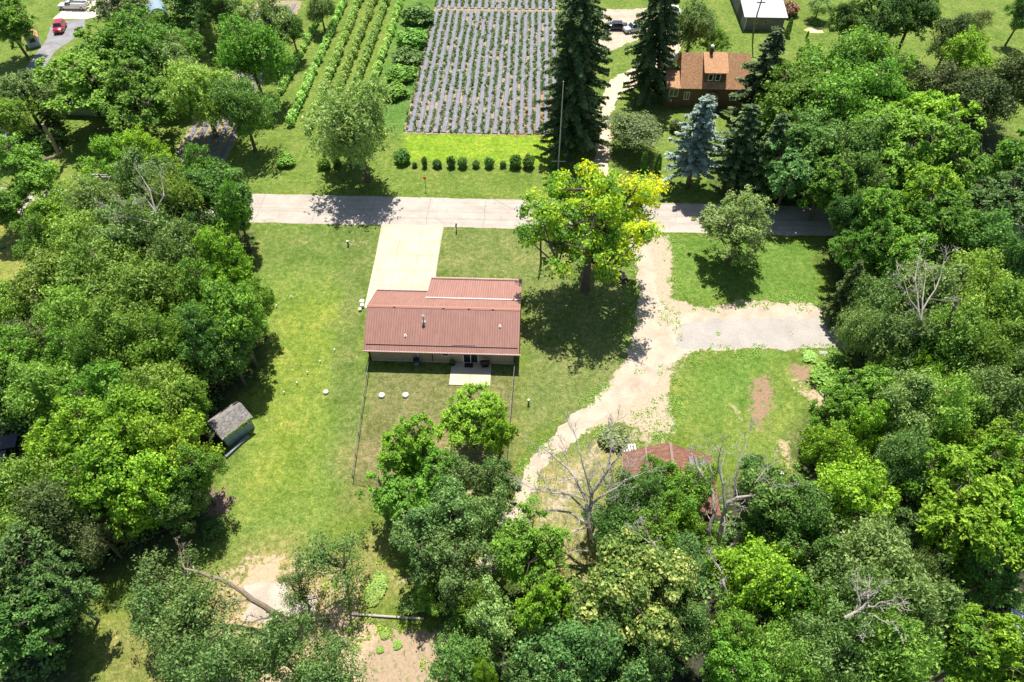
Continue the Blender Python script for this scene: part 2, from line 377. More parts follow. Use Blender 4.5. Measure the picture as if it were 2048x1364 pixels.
def pdist(poly, p):
    """signed distance (negative inside) to a polygon"""
    d = np.full(len(p), 1e9); inside = np.zeros(len(p), bool); k = len(poly)
    for i in range(k):
        a = np.array(poly[i][:2]); b = np.array(poly[(i + 1) % k][:2]); e = b - a; wv = p - a
        t = np.clip((wv @ e) / (e @ e + 1e-9), 0, 1); d = np.minimum(d, np.hypot(*(wv - t[:, None] * e).T))
        c = ((a[1] > p[:, 1]) != (b[1] > p[:, 1])); x = a[0] + (p[:, 1] - a[1]) / (e[1] if abs(e[1]) > 1e-9 else 1e-9) * e[0]
        inside ^= (c & (p[:, 0] < x))
    return np.where(inside, -d, d)
LAWN = np.array([.098, .150, .020]); col = np.tile(LAWN, (len(pts), 1)); bare = np.zeros(len(pts)); soil = np.tile([.40, .31, .20], (len(pts), 1))
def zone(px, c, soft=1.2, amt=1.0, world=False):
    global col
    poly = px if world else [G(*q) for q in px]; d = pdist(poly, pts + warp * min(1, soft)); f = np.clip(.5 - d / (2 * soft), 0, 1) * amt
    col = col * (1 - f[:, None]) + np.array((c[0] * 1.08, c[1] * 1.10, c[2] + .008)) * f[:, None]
def dirt(px, amt=1.0, soft=.8, sc_=None, world=False):
    global bare, soil
    poly = px if world else [G(*q) for q in px]; d = pdist(poly, pts + warp * .6); f = np.clip(.5 - d / (2 * soft * 1.5), 0, 1) * amt
    bare = np.maximum(bare, f)
    if sc_ is not None: soil = np.where((f > 0.02)[:, None], np.array(sc_), soil)
# broad grass colours
zone([(-400, 84), (400, 84), (400, 600), (-400, 600)], (.105, .155, .022), 1, 1, True)
zone([(500, 445), (770, 445), (740, 600), (735, 760), (700, 960), (640, 1130), (380, 1130), (440, 930), (520, 760), (500, 560)], (.108, .162, .024), 1.5)
zone([(560, 590), (690, 590), (650, 800), (600, 1000), (480, 1000), (500, 800)], (.130, .180, .020), 3)
zone([(690, 450), (765, 450), (735, 610), (725, 760), (700, 960), (660, 960), (672, 700)], (.105, .140, .030), 1.0, .9)
zone([(500, 447), (765, 447), (745, 540), (500, 540)], (.085, .125, .022), 2, .6)
zone([(885, 452), (1250, 460), (1260, 740), (1180, 820), (1040, 880), (1040, 740), (1045, 560), (870, 560)], (.115, .145, .035), 1.2)
zone([(738, 740), (1028, 745), (1018, 965), (708, 960)], (.125, .130, .042), 1.0)
zone([(740, 860), (1018, 860), (1014, 1000), (712, 1000)], (.17, .145, .062), 2.5, .8)
zone([(806, 266), (1120, 272), (1190, 330), (1100, 330), (800, 318)], (.150, .235, .012), .8)
zone([(1000, 120), (880, 30), (870, 0), (800, 0), (740, 260), (800, 268)], (.075, .145, .022), 1.5)
zone([(1345, 470), (1640, 475), (1620, 600), (1350, 600)], (.085, .150, .018), 1)
zone([(1350, 700), (1700, 700), (1640, 900), (1560, 940), (1420, 900), (1350, 860)], (.115, .165, .024), 1.5)
zone([(1420, 720), (1560, 700), (1520, 800), (1400, 820)], (.08, .155, .018), 2, .8)
zone([(0, 430), (75, 440), (70, 560), (60, 640), (0, 640)], (.20, .205, .045), 1.5)
zone([(380, 1180), (480, 1100), (560, 1090), (700, 1100), (760, 1060), (800, 1180), (700, 1220), (560, 1364), (200, 1364), (230, 1250)], (.19, .175, .055), 2.0, .85)
zone([(1060, 960), (1120, 900), (1240, 870), (1240, 1000), (1230, 1150), (1130, 1180), (1060, 1070)], (.20, .19, .07), 1.5, .9)
# shaded woodland floors: leaf litter and ivy, colour darkened for the shade under the crowns
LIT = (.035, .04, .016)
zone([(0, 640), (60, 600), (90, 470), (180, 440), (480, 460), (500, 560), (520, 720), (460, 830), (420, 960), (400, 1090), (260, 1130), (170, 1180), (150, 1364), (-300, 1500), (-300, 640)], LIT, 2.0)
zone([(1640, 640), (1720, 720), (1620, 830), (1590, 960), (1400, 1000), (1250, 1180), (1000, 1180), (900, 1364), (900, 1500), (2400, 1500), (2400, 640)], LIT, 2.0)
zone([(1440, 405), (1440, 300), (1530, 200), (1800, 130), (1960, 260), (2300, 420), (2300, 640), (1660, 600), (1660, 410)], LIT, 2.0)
# bare soil
SAND = (.39, .315, .225); BROWN = (.27, .17, .115); TAN = (.42, .31, .20)
GRAV = [(1252, 467), (1348, 467), (1356, 505), (1346, 560), (1352, 600), (1420, 614), (1490, 604), (1560, 599), (1625, 600), (1670, 625), (1712, 660), (1730, 697), (1640, 699), (1560, 701), (1480, 701), (1400, 705), (1372, 735), (1352, 765), (1348, 830), (1352, 868), (1300, 872), (1240, 846), (1198, 850), (1140, 890), (1078, 945), (1058, 1010), (1048, 1045), (1022, 1080), (985, 1150), (935, 1190), (905, 1180), (960, 1110), (985, 1060), (1005, 1010), (1060, 920), (1120, 850), (1180, 800), (1215, 760), (1240, 730), (1255, 690), (1266, 640), (1270, 600), (1262, 540), (1250, 500)]
GRAVS = [(1256, 466), (1306, 466), (1316, 505), (1310, 560), (1326, 600), (1342, 626), (1420, 628), (1490, 616), (1560, 608), (1625, 609), (1670, 632), (1712, 662), (1730, 692), (1640, 695), (1560, 697), (1480, 697), (1400, 700), (1356, 716), (1325, 748), (1300, 776), (1262, 802), (1225, 826), (1195, 848), (1140, 888), (1078, 942), (1056, 1008), (1046, 1043), (1020, 1078), (985, 1148), (935, 1188), (908, 1178), (962, 1110), (988, 1060), (1008, 1010), (1064, 920), (1124, 852), (1184, 804), (1222, 764), (1246, 732), (1258, 692), (1270, 640), (1276, 600), (1270, 540), (1258, 500)]
dirt(GRAV, .66, 1.5, SAND)
dirt([(1225, 745), (1262, 700), (1350, 700), (1352, 868), (1300, 872), (1240, 846), (1195, 850), (1150, 870)], .84, .6, SAND)
dirt([(1290, 468), (1348, 468), (1354, 505), (1345, 560), (1350, 640), (1300, 640)], .76, .5, SAND)
dirt([(1345, 602), (1420, 614), (1490, 604), (1625, 600), (1690, 640), (1690, 660), (1345, 660)], .9, .5, SAND)
dirt([(1240, 850), (1350, 850), (1345, 890), (1300, 905), (1240, 900), (1130, 1040), (1060, 1090), (1060, 1010), (1180, 870)], .55, 1.2, SAND)
for q, a, c in [([(1505, 750), (1550, 745), (1562, 790), (1540, 830), (1550, 850), (1500, 830), (1490, 790)], .66, BROWN), ([(1574, 718), (1630, 722), (1628, 770), (1584, 770)], .66, BROWN), ([(1480, 800), (1510, 790), (1545, 860), (1510, 870)], .60, BROWN),
                ([(1445, 752), (1465, 750), (1458, 762)], .8, TAN), ([(1590, 770), (1640, 780), (1700, 830), (1640, 830)], .7, TAN), ([(1555, 875), (1585, 880), (1585, 930), (1560, 935)], .8, TAN),
                ([(1440, 790), (1470, 800), (1500, 860), (1480, 850)], .55, TAN), ([(1600, 840), (1620, 900), (1590, 930)], .6, TAN),
                ([(500, 1125), (560, 1105), (575, 1170), (480, 1185)], .95, SAND), ([(650, 1190), (715, 1180), (720, 1280), (700, 1364), (650, 1364)], .62, SAND),
                ([(705, 1235), (900, 1240), (925, 1364), (820, 1500), (620, 1500), (690, 1300)], .68, (.33, .245, .165)), ([(430, 1140), (500, 1090), (600, 1095), (740, 1170), (745, 1240), (700, 1364), (640, 1400), (350, 1400), (330, 1290), (420, 1210)], .50, TAN), ([(400, 1320), (560, 1290), (640, 1364), (640, 1450), (380, 1450)], .65, TAN),
                ([(400, 985), (460, 985), (460, 1030), (405, 1035)], .9, (.22, .15, .12)), ([(260, 1160), (360, 1290), (300, 1364), (180, 1330)], .25, TAN),
                ([(602, 479), (618, 480), (614, 492), (603, 488)], .8, TAN), ([(695, 478), (735, 478), (735, 492), (697, 492)], .62, TAN), ([(545, 555), (560, 552), (556, 562)], .5, TAN),
                ([(524, 838), (545, 836), (540, 852), (526, 852)], .75, TAN), ([(787, 846), (799, 848), (797, 860), (787, 858)], .9, SAND), ([(902, 520), (910, 522), (906, 532)], .7, TAN),
                ([(896, 742), (984, 742), (988, 780), (895, 780)], .62, (.25, .16, .09)), ([(900, 960), (1020, 960), (1010, 1020), (930, 1030)], .45, TAN), ([(1130, 1190), (1180, 1130), (1230, 1140), (1200, 1190)], .5, TAN),
                ([(1560, 35), (1600, 20), (1600, 60), (1570, 65)], .5, (.40, .24, .12)), ([(1460, 0), (1462, 0), (1487, 60), (1482, 60)], .8, (.4, .3, .2)), ([(770, 1130), (850, 1130), (870, 1170), (790, 1180)], .5, TAN),
                ([(0, 735), (120, 600), (170, 640), (120, 700)], .5, TAN), ([(490, 386), (700, 391), (1340, 410), (1340, 404), (700, 386), (490, 381)], .5, SAND), ([(490, 443), (900, 450), (1400, 468), (1400, 473), (900, 456), (490, 449)], .45, SAND),
                ([(510, 468), (530, 470), (520, 480)], .6, TAN)]:
    dirt(q, a, .7, c)
bare *= np.clip(1.0, 0, 1)
nx, ny = len(AX), len(AY); ii = np.arange((ny - 1) * nx).reshape(ny - 1, nx)[:, :-1].ravel()
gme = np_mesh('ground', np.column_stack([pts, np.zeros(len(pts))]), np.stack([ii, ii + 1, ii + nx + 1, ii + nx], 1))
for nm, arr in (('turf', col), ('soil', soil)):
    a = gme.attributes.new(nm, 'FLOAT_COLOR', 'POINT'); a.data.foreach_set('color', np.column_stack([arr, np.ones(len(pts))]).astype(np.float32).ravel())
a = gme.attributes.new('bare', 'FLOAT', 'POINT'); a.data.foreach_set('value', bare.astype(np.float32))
m, n, out = new_mat('turf')
tc = n.nodes.new('ShaderNodeTexCoord').outputs['Object']
A = node(n, 'ShaderNodeAttribute', attribute_name='turf').outputs['Color']; S = node(n, 'ShaderNodeAttribute', attribute_name='soil').outputs['Color']; B_ = node(n, 'ShaderNodeAttribute', attribute_name='bare').outputs['Fac']
n1 = noise(n, .22, 5, .6, tc, .5); n2 = noise(n, 1.6, 6, .7, tc); n3 = noise(n, 5.5, 6, .82, tc); n4 = noise(n, .7, 6, .72, tc, 1.0)
c = mix(n, 1.0, A, ramp(n, [(.3, (.72, .80, .62)), (.5, (1, 1, 1)), (.72, (1.32, 1.12, 1.25))], n1), 'MULTIPLY')
c = mix(n, 1.0, c, ramp(n, [(.30, (.55, .64, .5)), (.5, (1, 1, 1)), (.70, (1.6, 1.4, 1.7))], n2), 'MULTIPLY')
c = mix(n, 1.0, c, ramp(n, [(.32, (.42, .46, .42)), (.5, (1, 1, 1)), (.64, (1.65, 1.5, 1.65))], n3), 'MULTIPLY')
n5 = noise(n, .75, 9, .85, tc, 1.6); c = mix(n, 1.0, c, ramp(n, [(.34, (.62, .74, .6)), (.5, (1, 1, 1)), (.64, (1.45, 1.22, 1.4))], n5), 'MULTIPLY')
thin_ = ramp(n, [(.57, (0, 0, 0)), (.70, (1, 1, 1))], n4)
c = mix(n, mathn(n, 'MULTIPLY', thin_, .5), c, (.23, .20, .09))
fl = node(n, 'ShaderNodeTexVoronoi', Scale=3.4); n.links.new(tc, fl.inputs['Vector'])
fleck = ramp(n, [(.05, (1, 1, 1)), (.16, (0, 0, 0))], fl.outputs['Distance']); fsel = ramp(n, [(.55, (0, 0, 0)), (.62, (1, 1, 1))], noise(n, .5, 4, .6, tc))
c = mix(n, mathn(n, 'MULTIPLY', mathn(n, 'MULTIPLY', fleck, fsel), .5), c, (.42, .40, .22))
sc1 = mix(n, 1.0, S, ramp(n, [(.25, (.62, .60, .58)), (.5, (1, 1, 1)), (.8, (1.3, 1.3, 1.3))], noise(n, 3.0, 7, .75, tc)), 'MULTIPLY')
bf = mathn(n, 'ADD', B_, mathn(n, 'MULTIPLY', mathn(n, 'SUBTRACT', noise(n, 1.5, 8, .82, tc, .8), .5), 2.1))
bf = ramp(n, [(.46, (0, 0, 0)), (.60, (1, 1, 1))], bf)
bf = mathn(n, 'MULTIPLY', bf, ramp(n, [(.02, (0, 0, 0)), (.12, (1, 1, 1))], B_))
c = mix(n, bf, c, sc1)
bsdf(n, out, c, .95, 0, .1, n3, .7, .06)
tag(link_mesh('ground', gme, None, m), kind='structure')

def gravelmat(name, a, b, c_, scale=1.0):
    m, n, out = new_mat(name); tc = n.nodes.new('ShaderNodeTexCoord').outputs['Object']
    f1 = noise(n, .5 * scale, 6, .65, tc, .4); f2 = noise(n, 7 * scale, 6, .8, tc)
    c = ramp(n, [(.3, a), (.5, b), (.72, c_)], f1)
    c = mix(n, 1.0, c, ramp(n, [(.3, (.72, .70, .68)), (.5, (1, 1, 1)), (.7, (1.14, 1.13, 1.12))], f2), 'MULTIPLY')
    bsdf(n, out, c, .95, 0, .1, f2, .4, .03); return m
def ragged(px, amp=.35, step=.35, seed=0, z=.006, world=False):
    P = [np.array(q, float)[:2] for q in px] if world else [G(*q)[:2] for q in px]; outp = []; r = random.Random(seed); k = len(P); w1 = 0
    for i in range(k):
        a, b = P[i], P[(i + 1) % k]; L = np.linalg.norm(b - a); m_ = max(1, int(L / step)); nn = np.array([-(b - a)[1], (b - a)[0]]) / (L + 1e-9)
        for j in range(m_):
            w1 = w1 * .72 + r.gauss(0, amp * .5); outp.append(a + (b - a) * j / m_ + nn * w1 * (1 if L > .8 else .3))
    return outp
def sheet(name, px, m, z=.006, amp=.0, seed=0, world=False, hole=None):
    import bmesh
    if amp: P = ragged(px, amp, .3, seed, z, world)
    else: P = [np.array(q, float)[:2] for q in px] if world else [G(*q)[:2] for q in px]
    bm = bmesh.new(); vs = [bm.verts.new((p[0], p[1], z)) for p in P]; es = [bm.edges.new((vs[i], vs[(i + 1) % len(vs)])) for i in range(len(vs))]
    bmesh.ops.triangle_fill(bm, use_beauty=True, use_dissolve=False, edges=es, normal=(0, 0, 1))
    bmesh.ops.recalc_face_normals(bm, faces=bm.faces[:])
    if sum(f.normal.z for f in bm.faces) < 0: bmesh.ops.reverse_faces(bm, faces=bm.faces[:])
    me = bpy.data.meshes.new(name); bm.to_mesh(me); bm.free()
    return tag(link_mesh(name, me, None, m), kind='structure')
# country road: old pale asphalt with joints and a worn centre seam
m, n, out = new_mat('old_asphalt'); tc = n.nodes.new('ShaderNodeTexCoord').outputs['Object']
sx = n.nodes.new('ShaderNodeSeparateXYZ'); n.links.new(tc, sx.inputs[0]); X, Y = sx.outputs[0], sx.outputs[1]
wob = mathn(n, 'MULTIPLY', mathn(n, 'SUBTRACT', noise(n, .6, 5, .7, tc), .5), .7)
c = ramp(n, [(.3, (.33, .285, .24)), (.55, (.40, .35, .30)), (.75, (.46, .405, .35))], noise(n, .35, 6, .7, tc, .6))
c = mix(n, 1.0, c, ramp(n, [(.3, (.84, .84, .84)), (.7, (1.1, 1.1, 1.1))], noise(n, 9, 5, .8, tc)), 'MULTIPLY')
mp = n.nodes.new('ShaderNodeMapping'); mp.inputs['Scale'].default_value = (.05, 1.3, 1); n.links.new(tc, mp.inputs[0])
c = mix(n, 1.0, c, ramp(n, [(.3, (.80, .80, .80)), (.5, (1, 1, 1)), (.7, (1.08, 1.08, 1.08))], noise(n, 1.0, 6, .7, mp.outputs[0])), 'MULTIPLY')
c = mix(n, mathn(n, 'MULTIPLY', ramp(n, [(.62, (0, 0, 0)), (.68, (1, 1, 1))], noise(n, .33, 7, .8, tc, .8)), .35), c, (.24, .21, .19))
seam = mathn(n, 'LESS_THAN', mathn(n, 'ABSOLUTE', mathn(n, 'SUBTRACT', mathn(n, 'ADD', Y, mathn(n, 'MULTIPLY', wob, .35)), 80.3)), .045)
cx = mathn(n, 'ADD', mathn(n, 'DIVIDE', mathn(n, 'ADD', X, wob), 8.5), .31)
crack = mathn(n, 'LESS_THAN', mathn(n, 'ABSOLUTE', mathn(n, 'SUBTRACT', mathn(n, 'FRACT', cx), .5)), .006)
vor = node(n, 'ShaderNodeTexVoronoi', Scale=.28); vor.feature = 'DISTANCE_TO_EDGE'; n.links.new(mix(n, .12, tc, node(n, 'ShaderNodeTexNoise', Scale=1.2).outputs['Color']), vor.inputs['Vector'])
vc = mathn(n, 'LESS_THAN', vor.outputs['Distance'], .0035)
ck = mathn(n, 'MAXIMUM', mathn(n, 'MAXIMUM', seam, crack), vc)
c = mix(n, mathn(n, 'MULTIPLY', ck, .55), c, (.17, .15, .13))
bsdf(n, out, c, .9, 0, .15)
sheet('road', [(-400, 76.85), (-60, 76.95), (30, 76.75), (400, 76.4), (400, 83.2), (30, 83.45), (-60, 83.65), (-400, 83.8)], m, .008, .07, 5, True)
SANDM = gravelmat('sandy_gravel', (.33, .265, .195), (.41, .34, .26), (.475, .405, .32)); GREYM = gravelmat('grey_millings', (.30, .27, .24), (.345, .312, .28), (.39, .355, .32), .7)
sheet('gravel_drive', GRAVS, SANDM, .004, .30, 3)
sheet('gravel_pad', [(1362, 655), (1420, 640), (1560, 638), (1650, 634), (1712, 655), (1730, 694), (1640, 696), (1480, 696), (1385, 697), (1345, 690)], GREYM, .009, .3, 8)
sheet('lane', [(1188, 372), (1188, 325), (1192, 280), (1196, 230), (1204, 190), (1222, 160), (1262, 140), (1300, 125), (1322, 95), (1330, 60), (1325, 38), (1375, 30), (1368, 60), (1362, 95), (1350, 130), (1290, 160), (1240, 185), (1226, 215), (1221, 270), (1218, 325), (1222, 380)], gravelmat('lane_dirt', (.42, .33, .23), (.52, .42, .30), (.60, .49, .37)), .005, .25, 4)
sheet('yard_gravel', [(1205, 20), (1330, 14), (1372, 22), (1340, 60), (1300, 62), (1230, 100), (1190, 110)], SANDM, .0045, .3, 9)
sheet('asphalt_drive', [(50, 140), (62, 118), (92, 80), (100, 52), (120, 44), (172, 36), (166, 60), (140, 82), (112, 100), (78, 152), (40, 230), (0, 300), (-40, 370), (-110, 372), (-40, 260)], gravelmat('dark_asphalt', (.17, .165, .17), (.23, .225, .23), (.29, .285, .29)), .005, .12, 2)
sheet('concrete_yard', [(106, 38), (125, 20), (165, 0), (185, -60), (330, -60), (260, 0), (205, 30), (172, 38)], gravelmat('yard_concrete', (.46, .40, .31), (.55, .48, .38), (.62, .55, .45)), .009, .05, 2)
# concrete drive and patio with joints
def slabmat(name, ox, oy, px_, py_):
    m, n, out = new_mat(name); tc = n.nodes.new('ShaderNodeTexCoord').outputs['Object']
    s = n.nodes.new('ShaderNodeSeparateXYZ'); n.links.new(tc, s.inputs[0])
    def lines(v, o, p, wd=.03):
        f = mathn(n, 'FRACT', mathn(n, 'DIVIDE', mathn(n, 'SUBTRACT', v, o), p)); f = mathn(n, 'ABSOLUTE', mathn(n, 'SUBTRACT', f, .5))
        return mathn(n, 'GREATER_THAN', f, .5 - wd / p)
    g_ = mathn(n, 'MAXIMUM', lines(s.outputs[0], ox, px_), lines(s.outputs[1], oy, py_))
    c = ramp(n, [(.3, (.42, .35, .25)), (.6, (.50, .43, .325))], noise(n, .4, 5, .6, tc))
    c = mix(n, 1.0, c, ramp(n, [(.3, (.93, .93, .92)), (.7, (1.03, 1.03, 1.03))], noise(n, 8, 5, .8, tc)), 'MULTIPLY')
    c = mix(n, mathn(n, 'MULTIPLY', ramp(n, [(.60, (0, 0, 0)), (.70, (1, 1, 1))], noise(n, .55, 8, .8, tc, 1.0)), .35), c, (.36, .29, .20))
    c = mix(n, mathn(n, 'MULTIPLY', g_, .8), c, (.28, .21, .13)); bsdf(n, out, c, .85, 0, .2); return m
DRM = slabmat('drive_concrete', -21.7, 61.5, 2.95, 3.05)
o = sheet('driveway', [(-21.9, 77.1), (-21.7, 70), (-21.55, 60.4), (-12.75, 60.4), (-12.8, 70), (-12.75, 77.1)], DRM, .012, 0, 0, True)
PM = slabmat('patio_concrete', -9.25, 47.75, 2.48, 2.1)
mb = MB().box(-9.22, 48.2, -.05, -4.3, 51.66, .10); tag(mb.build('patio', PM), kind='structure')
sheet('old_slab', [(487, 1172), (520, 1166), (572, 1165), (574, 1190), (640, 1188), (628, 1228), (600, 1222), (560, 1246), (482, 1240), (500, 1205)], gravelmat('old_concrete', (.30, .25, .19), (.39, .335, .275), (.47, .415, .355)), .008, .18, 4)
# vegetable field
def strawmat():
    m, n, out = new_mat('straw_soil'); tc = n.nodes.new('ShaderNodeTexCoord').outputs['Object']
    s = n.nodes.new('ShaderNodeSeparateXYZ'); n.links.new(tc, s.inputs[0])
    c = ramp(n, [(.35, (.16, .13, .07)), (.5, (.26, .21, .13)), (.7, (.48, .40, .28))], noise(n, 2.2, 7, .8, tc, .5))
    red = ramp(n, [(.45, (0, 0, 0)), (.60, (1, 1, 1))], mathn(n, 'ADD', mathn(n, 'MULTIPLY', mathn(n, 'SUBTRACT', mathn(n, 'DIVIDE', s.outputs[0], 25), mathn(n, 'DIVIDE', mathn(n, 'SUBTRACT', s.outputs[1], 101), 40)), 1.0), mathn(n, 'ADD', noise(n, .25, 5, .7, tc), .28)))
    c = mix(n, mathn(n, 'MULTIPLY', red, .85), c, ramp(n, [(.4, (.28, .13, .055)), (.7, (.52, .30, .16))], noise(n, 4, 5, .7, tc)))
    bsdf(n, out, c, .95, 0, .1); return m
STRAW = strawmat()
sheet('field_soil', [(-22.0, 100.7), (4.7, 100.7), (4.6, 175), (-21.6, 175)], STRAW, .006, .18, 6, True)
LF0 = G(350, 315)
sheet('side_field_soil', [(-58.4, 91.0), (-49.6, 91.0), (-50.5, 150), (-60.5, 150), (-60.0, 120)], STRAW, .006, .18, 7, True)

# ================================================================ crops
m, n, out = new_mat('mulch_film'); tc = n.nodes.new('ShaderNodeTexCoord').outputs['Object']
c = ramp(n, [(.3, (.105, .105, .125)), (.6, (.16, .16, .185)), (.8, (.24, .24, .27))], noise(n, 1.1, 6, .7, tc, .4))
dusty = ramp(n, [(.56, (0, 0, 0)), (.66, (1, 1, 1))], noise(n, 1.7, 7, .8, tc, 1.2)); c = mix(n, mathn(n, 'MULTIPLY', dusty, .8), c, (.45, .38, .27))
bsdf(n, out, c, .55, 0, .35, noise(n, 5, 4, .6, tc), .5, .05); FILM = m
NR = 18; pitch = 26.0 / NR; rr = random.Random(8)
bedlab = []
def bed(x, y0, y1, wd, label, grp, lean=0.0):
    mb = MB(); N = int((y1 - y0) / 1.5); sec = []
    for i in range(N + 1):
        y = y0 + (y1 - y0) * i / N; j = rr.uniform(-.05, .05); jj = rr.uniform(-.06, .06); x_ = x + lean * i / N
        sec.append([(x_ - wd / 2 + j, y, .012), (x_ - wd * .36 + j, y, .13), (x_ + wd * .36 + jj, y, .14), (x_ + wd / 2 + jj, y, .012)])
    V = [p for s in sec for p in s]; F = [(i * 4 + k, i * 4 + k + 1, i * 4 + 5 + k, i * 4 + 4 + k) for i in range(N) for k in range(3)]
    mb.add(V, [tuple(reversed(f)) for f in F]); o = mb.build('mulch_bed', FILM); return tag(o, label, 'mulch bed', grp)
ordn = ['first', 'second', 'third', 'fourth', 'fifth', 'sixth', 'seventh', 'eighth', 'ninth', 'tenth', 'eleventh', 'twelfth', 'thirteenth', 'fourteenth', 'fifteenth', 'sixteenth', 'seventeenth', 'eighteenth']
for i in range(NR):
    x = -21.6 + pitch * (i + .5)
    bed(x, 101.0, 146.5, pitch * .66, 'long grey film bed in the big field, %s from its left edge' % ordn[i], 'film mulch beds of the vegetable field')
    bed(x, 147.5, 174, pitch * .66, 'film bed beyond the cross path of the big field, %s from left' % ordn[i], 'film mulch beds beyond the cross path')
for i in range(5):
    bed(-57.4 + 1.72 * i, 91.4, 148, .85, 'straw-strewn film bed in the narrow side field, %s from the left' % ordn[i], 'film mulch beds of the side field', -1.6)
rng = np.random.default_rng(77)
def plant_pts(n=26, s=.30):
    d = rng.normal(size=(n, 3)) * np.array([.17, .17, .10]) + np.array([0, 0, .25]); d[:, 2] = np.abs(d[:, 2]); return d, np.array([0, 0, .8]) + rng.normal(size=(n, 3)) * .6
pl_me = []
for k in range(4):
    p_, q_ = plant_pts(); V, F = leaves(p_, q_, .20, rng, 1.4); me = np_mesh('crop_leaves', V, F, rng.uniform(0, 1, len(F))); me.materials.append(LM['crop']); pl_me.append(me)
spots = []
for i in range(NR + 1):
    x = -21.6 + pitch * i
    y = 101.3
    while y < 172:
        if not (146 < y < 148.2) and rng.random() > .10 + .35 * (vnoise(np.array([[x, y]]), .22, 31)[0] > .66): spots.append((x + rng.normal() * .13, y))
        y += rng.uniform(.5, .8)
spots.sort(key=lambda p: p[1])
for k, (x, y) in enumerate(spots[:300]):
    o = bpy.data.objects.new('crop_plant', pl_me[k % 4]); C.objects.link(o); o.location = (x, y, .02); o.rotation_euler = (0, 0, k * 2.1); s = rng.uniform(.55, 1.15); o.scale = (s, s, s)
    tag(o, 'low leafy vegetable plant in the rows between grey film beds', 'crop plant', 'vegetable plants between the film beds')
PP = []; QQ = []
for x, y in spots[300:]:
    p_, q_ = plant_pts(18); PP.append(p_ * rng.uniform(.55, 1.2) + np.array([x, y, .02])); QQ.append(q_)
V, F = leaves(np.concatenate(PP), np.concatenate(QQ), .24, rng, 1.4)
tag(link_mesh('crop_plants', np_mesh('crop_plants', V, F, rng.uniform(0, 1, len(F))), None, LM['crop']), 'rows of low vegetable plants running to the far end of the field', 'crop plants', None, 'stuff')
# berry hedgerows
def hedge(name, x0, y0, x1, y1, wd, ht, mk, label, grp, seed, gap=.12):
    rg = np.random.default_rng(seed); L = math.hypot(x1 - x0, y1 - y0); P = []; D = []; y = 0
    while y < L:
        s = rg.uniform(.75, 1.2)
        if rg.random() > gap:
            n_ = 190; d = rg.normal(size=(n_, 3)); d /= np.linalg.norm(d, axis=1, keepdims=True); u = y / L
            c0 = np.array([x0 + (x1 - x0) * u + rg.normal() * .12, y0 + (y1 - y0) * u, ht * .5 * s])
            P.append(c0 + d * rg.uniform(.6, 1.1, (n_, 1)) * np.array([wd * .5 * s, .55, ht * .52 * s])); D.append(d * .7 + np.array([0, 0, .6]) + rg.normal(size=(n_, 3)) * .5)
        y += rg.uniform(.65, .95)
    P = np.concatenate(P); P[:, 2] = np.maximum(P[:, 2], .03); V, F = leaves(P, np.concatenate(D), .21, rg, 1.6)
    return tag(link_mesh(name, np_mesh(name, V, F, rg.uniform(0, 1, len(F))), None, LM[mk]), label, 'berry row', grp)
for i, (x0, y0, x1, hh) in enumerate([(-45.9, 103.2, -44.6, 1.5), (-41.5, 102.2, -41.2, 1.7), (-38.1, 100.3, -38.1, 1.7), (-35.3, 101.5, -34.9, 1.7), (-32.6, 104, -32.1, 1.7), (-29.6, 108, -28.9, 1.6)]):
    hedge('berry_row', x0, y0, x1, 168, 1.2, hh, 'berry', 'pale green berry bush row left of the film field, %s from the left' % ordn[i], 'pale berry bush rows', 100 + i, .18 if i == 0 else .05)

# ================================================================ main house
TANW = None
def ribbed(name, col, pitch_, axis_='X', depth=.5, var=.12, rough=.45, metal=.0):
    m, n, out = new_mat(name); tc = n.nodes.new('ShaderNodeTexCoord').outputs['Object']; s = n.nodes.new('ShaderNodeSeparateXYZ'); n.links.new(tc, s.inputs[0])
    v = s.outputs[0] if axis_ == 'X' else (s.outputs[1] if axis_ == 'Y' else s.outputs[2])
    f = mathn(n, 'FRACT', mathn(n, 'DIVIDE', v, pitch_)); rib = ramp(n, [(0, (1, 1, 1)), (.10, (1, 1, 1)), (.18, (0, 0, 0)), (.9, (0, 0, 0)), (1, (1, 1, 1))], f)
    c = mix(n, 1.0, col, ramp(n, [(.3, (1 - var,) * 3), (.7, (1 + var,) * 3)], noise(n, .7, 5, .6, tc)), 'MULTIPLY')
    mp = n.nodes.new('ShaderNodeMapping'); mp.inputs['Scale'].default_value = (1.6, .16, 1) if axis_ == 'X' else (.5, .5, .5); n.links.new(tc, mp.inputs[0])
    c = mix(n, 1.0, c, ramp(n, [(.3, (.80, .80, .82)), (.52, (1, 1, 1)), (.72, (1.14, 1.13, 1.12))], noise(n, 1.3, 7, .75, mp.outputs[0])), 'MULTIPLY')
    c = mix(n, mathn(n, 'MULTIPLY', rib, .35), c, mix(n, 1.0, c, (.55, .5, .5), 'MULTIPLY'))
    bsdf(n, out, c, rough, metal, .4, rib, depth, .03); return m
ROOF = ribbed('brown_steel_roof', (.315, .160, .125), .30, 'X', .8, .05, .42)
SIDING = ribbed('tan_siding', (.42, .345, .25), .18, 'Z', .3, .06, .7)
DARKTRIM = plain('dark_trim', (.045, .035, .032), .6)  # plain dark colour for trim, tyres and small fittings
WHITE = plain('white_trim', (.78, .77, .74), .5, 0, .05)
BRTRIM = plain('brown_trim', (.17, .085, .07), .45)
m, n, out = new_mat('window_glass'); bsdf(n, out, (.018, .022, .026), .06, 0, .8); GLASS = m
H = thing('ranch_house', (-10.25, 51.65, 0), 0, 'long tan house with brown ribbed steel roof behind the fenced yard', 'house')
hx, hy = -10.25, 51.65
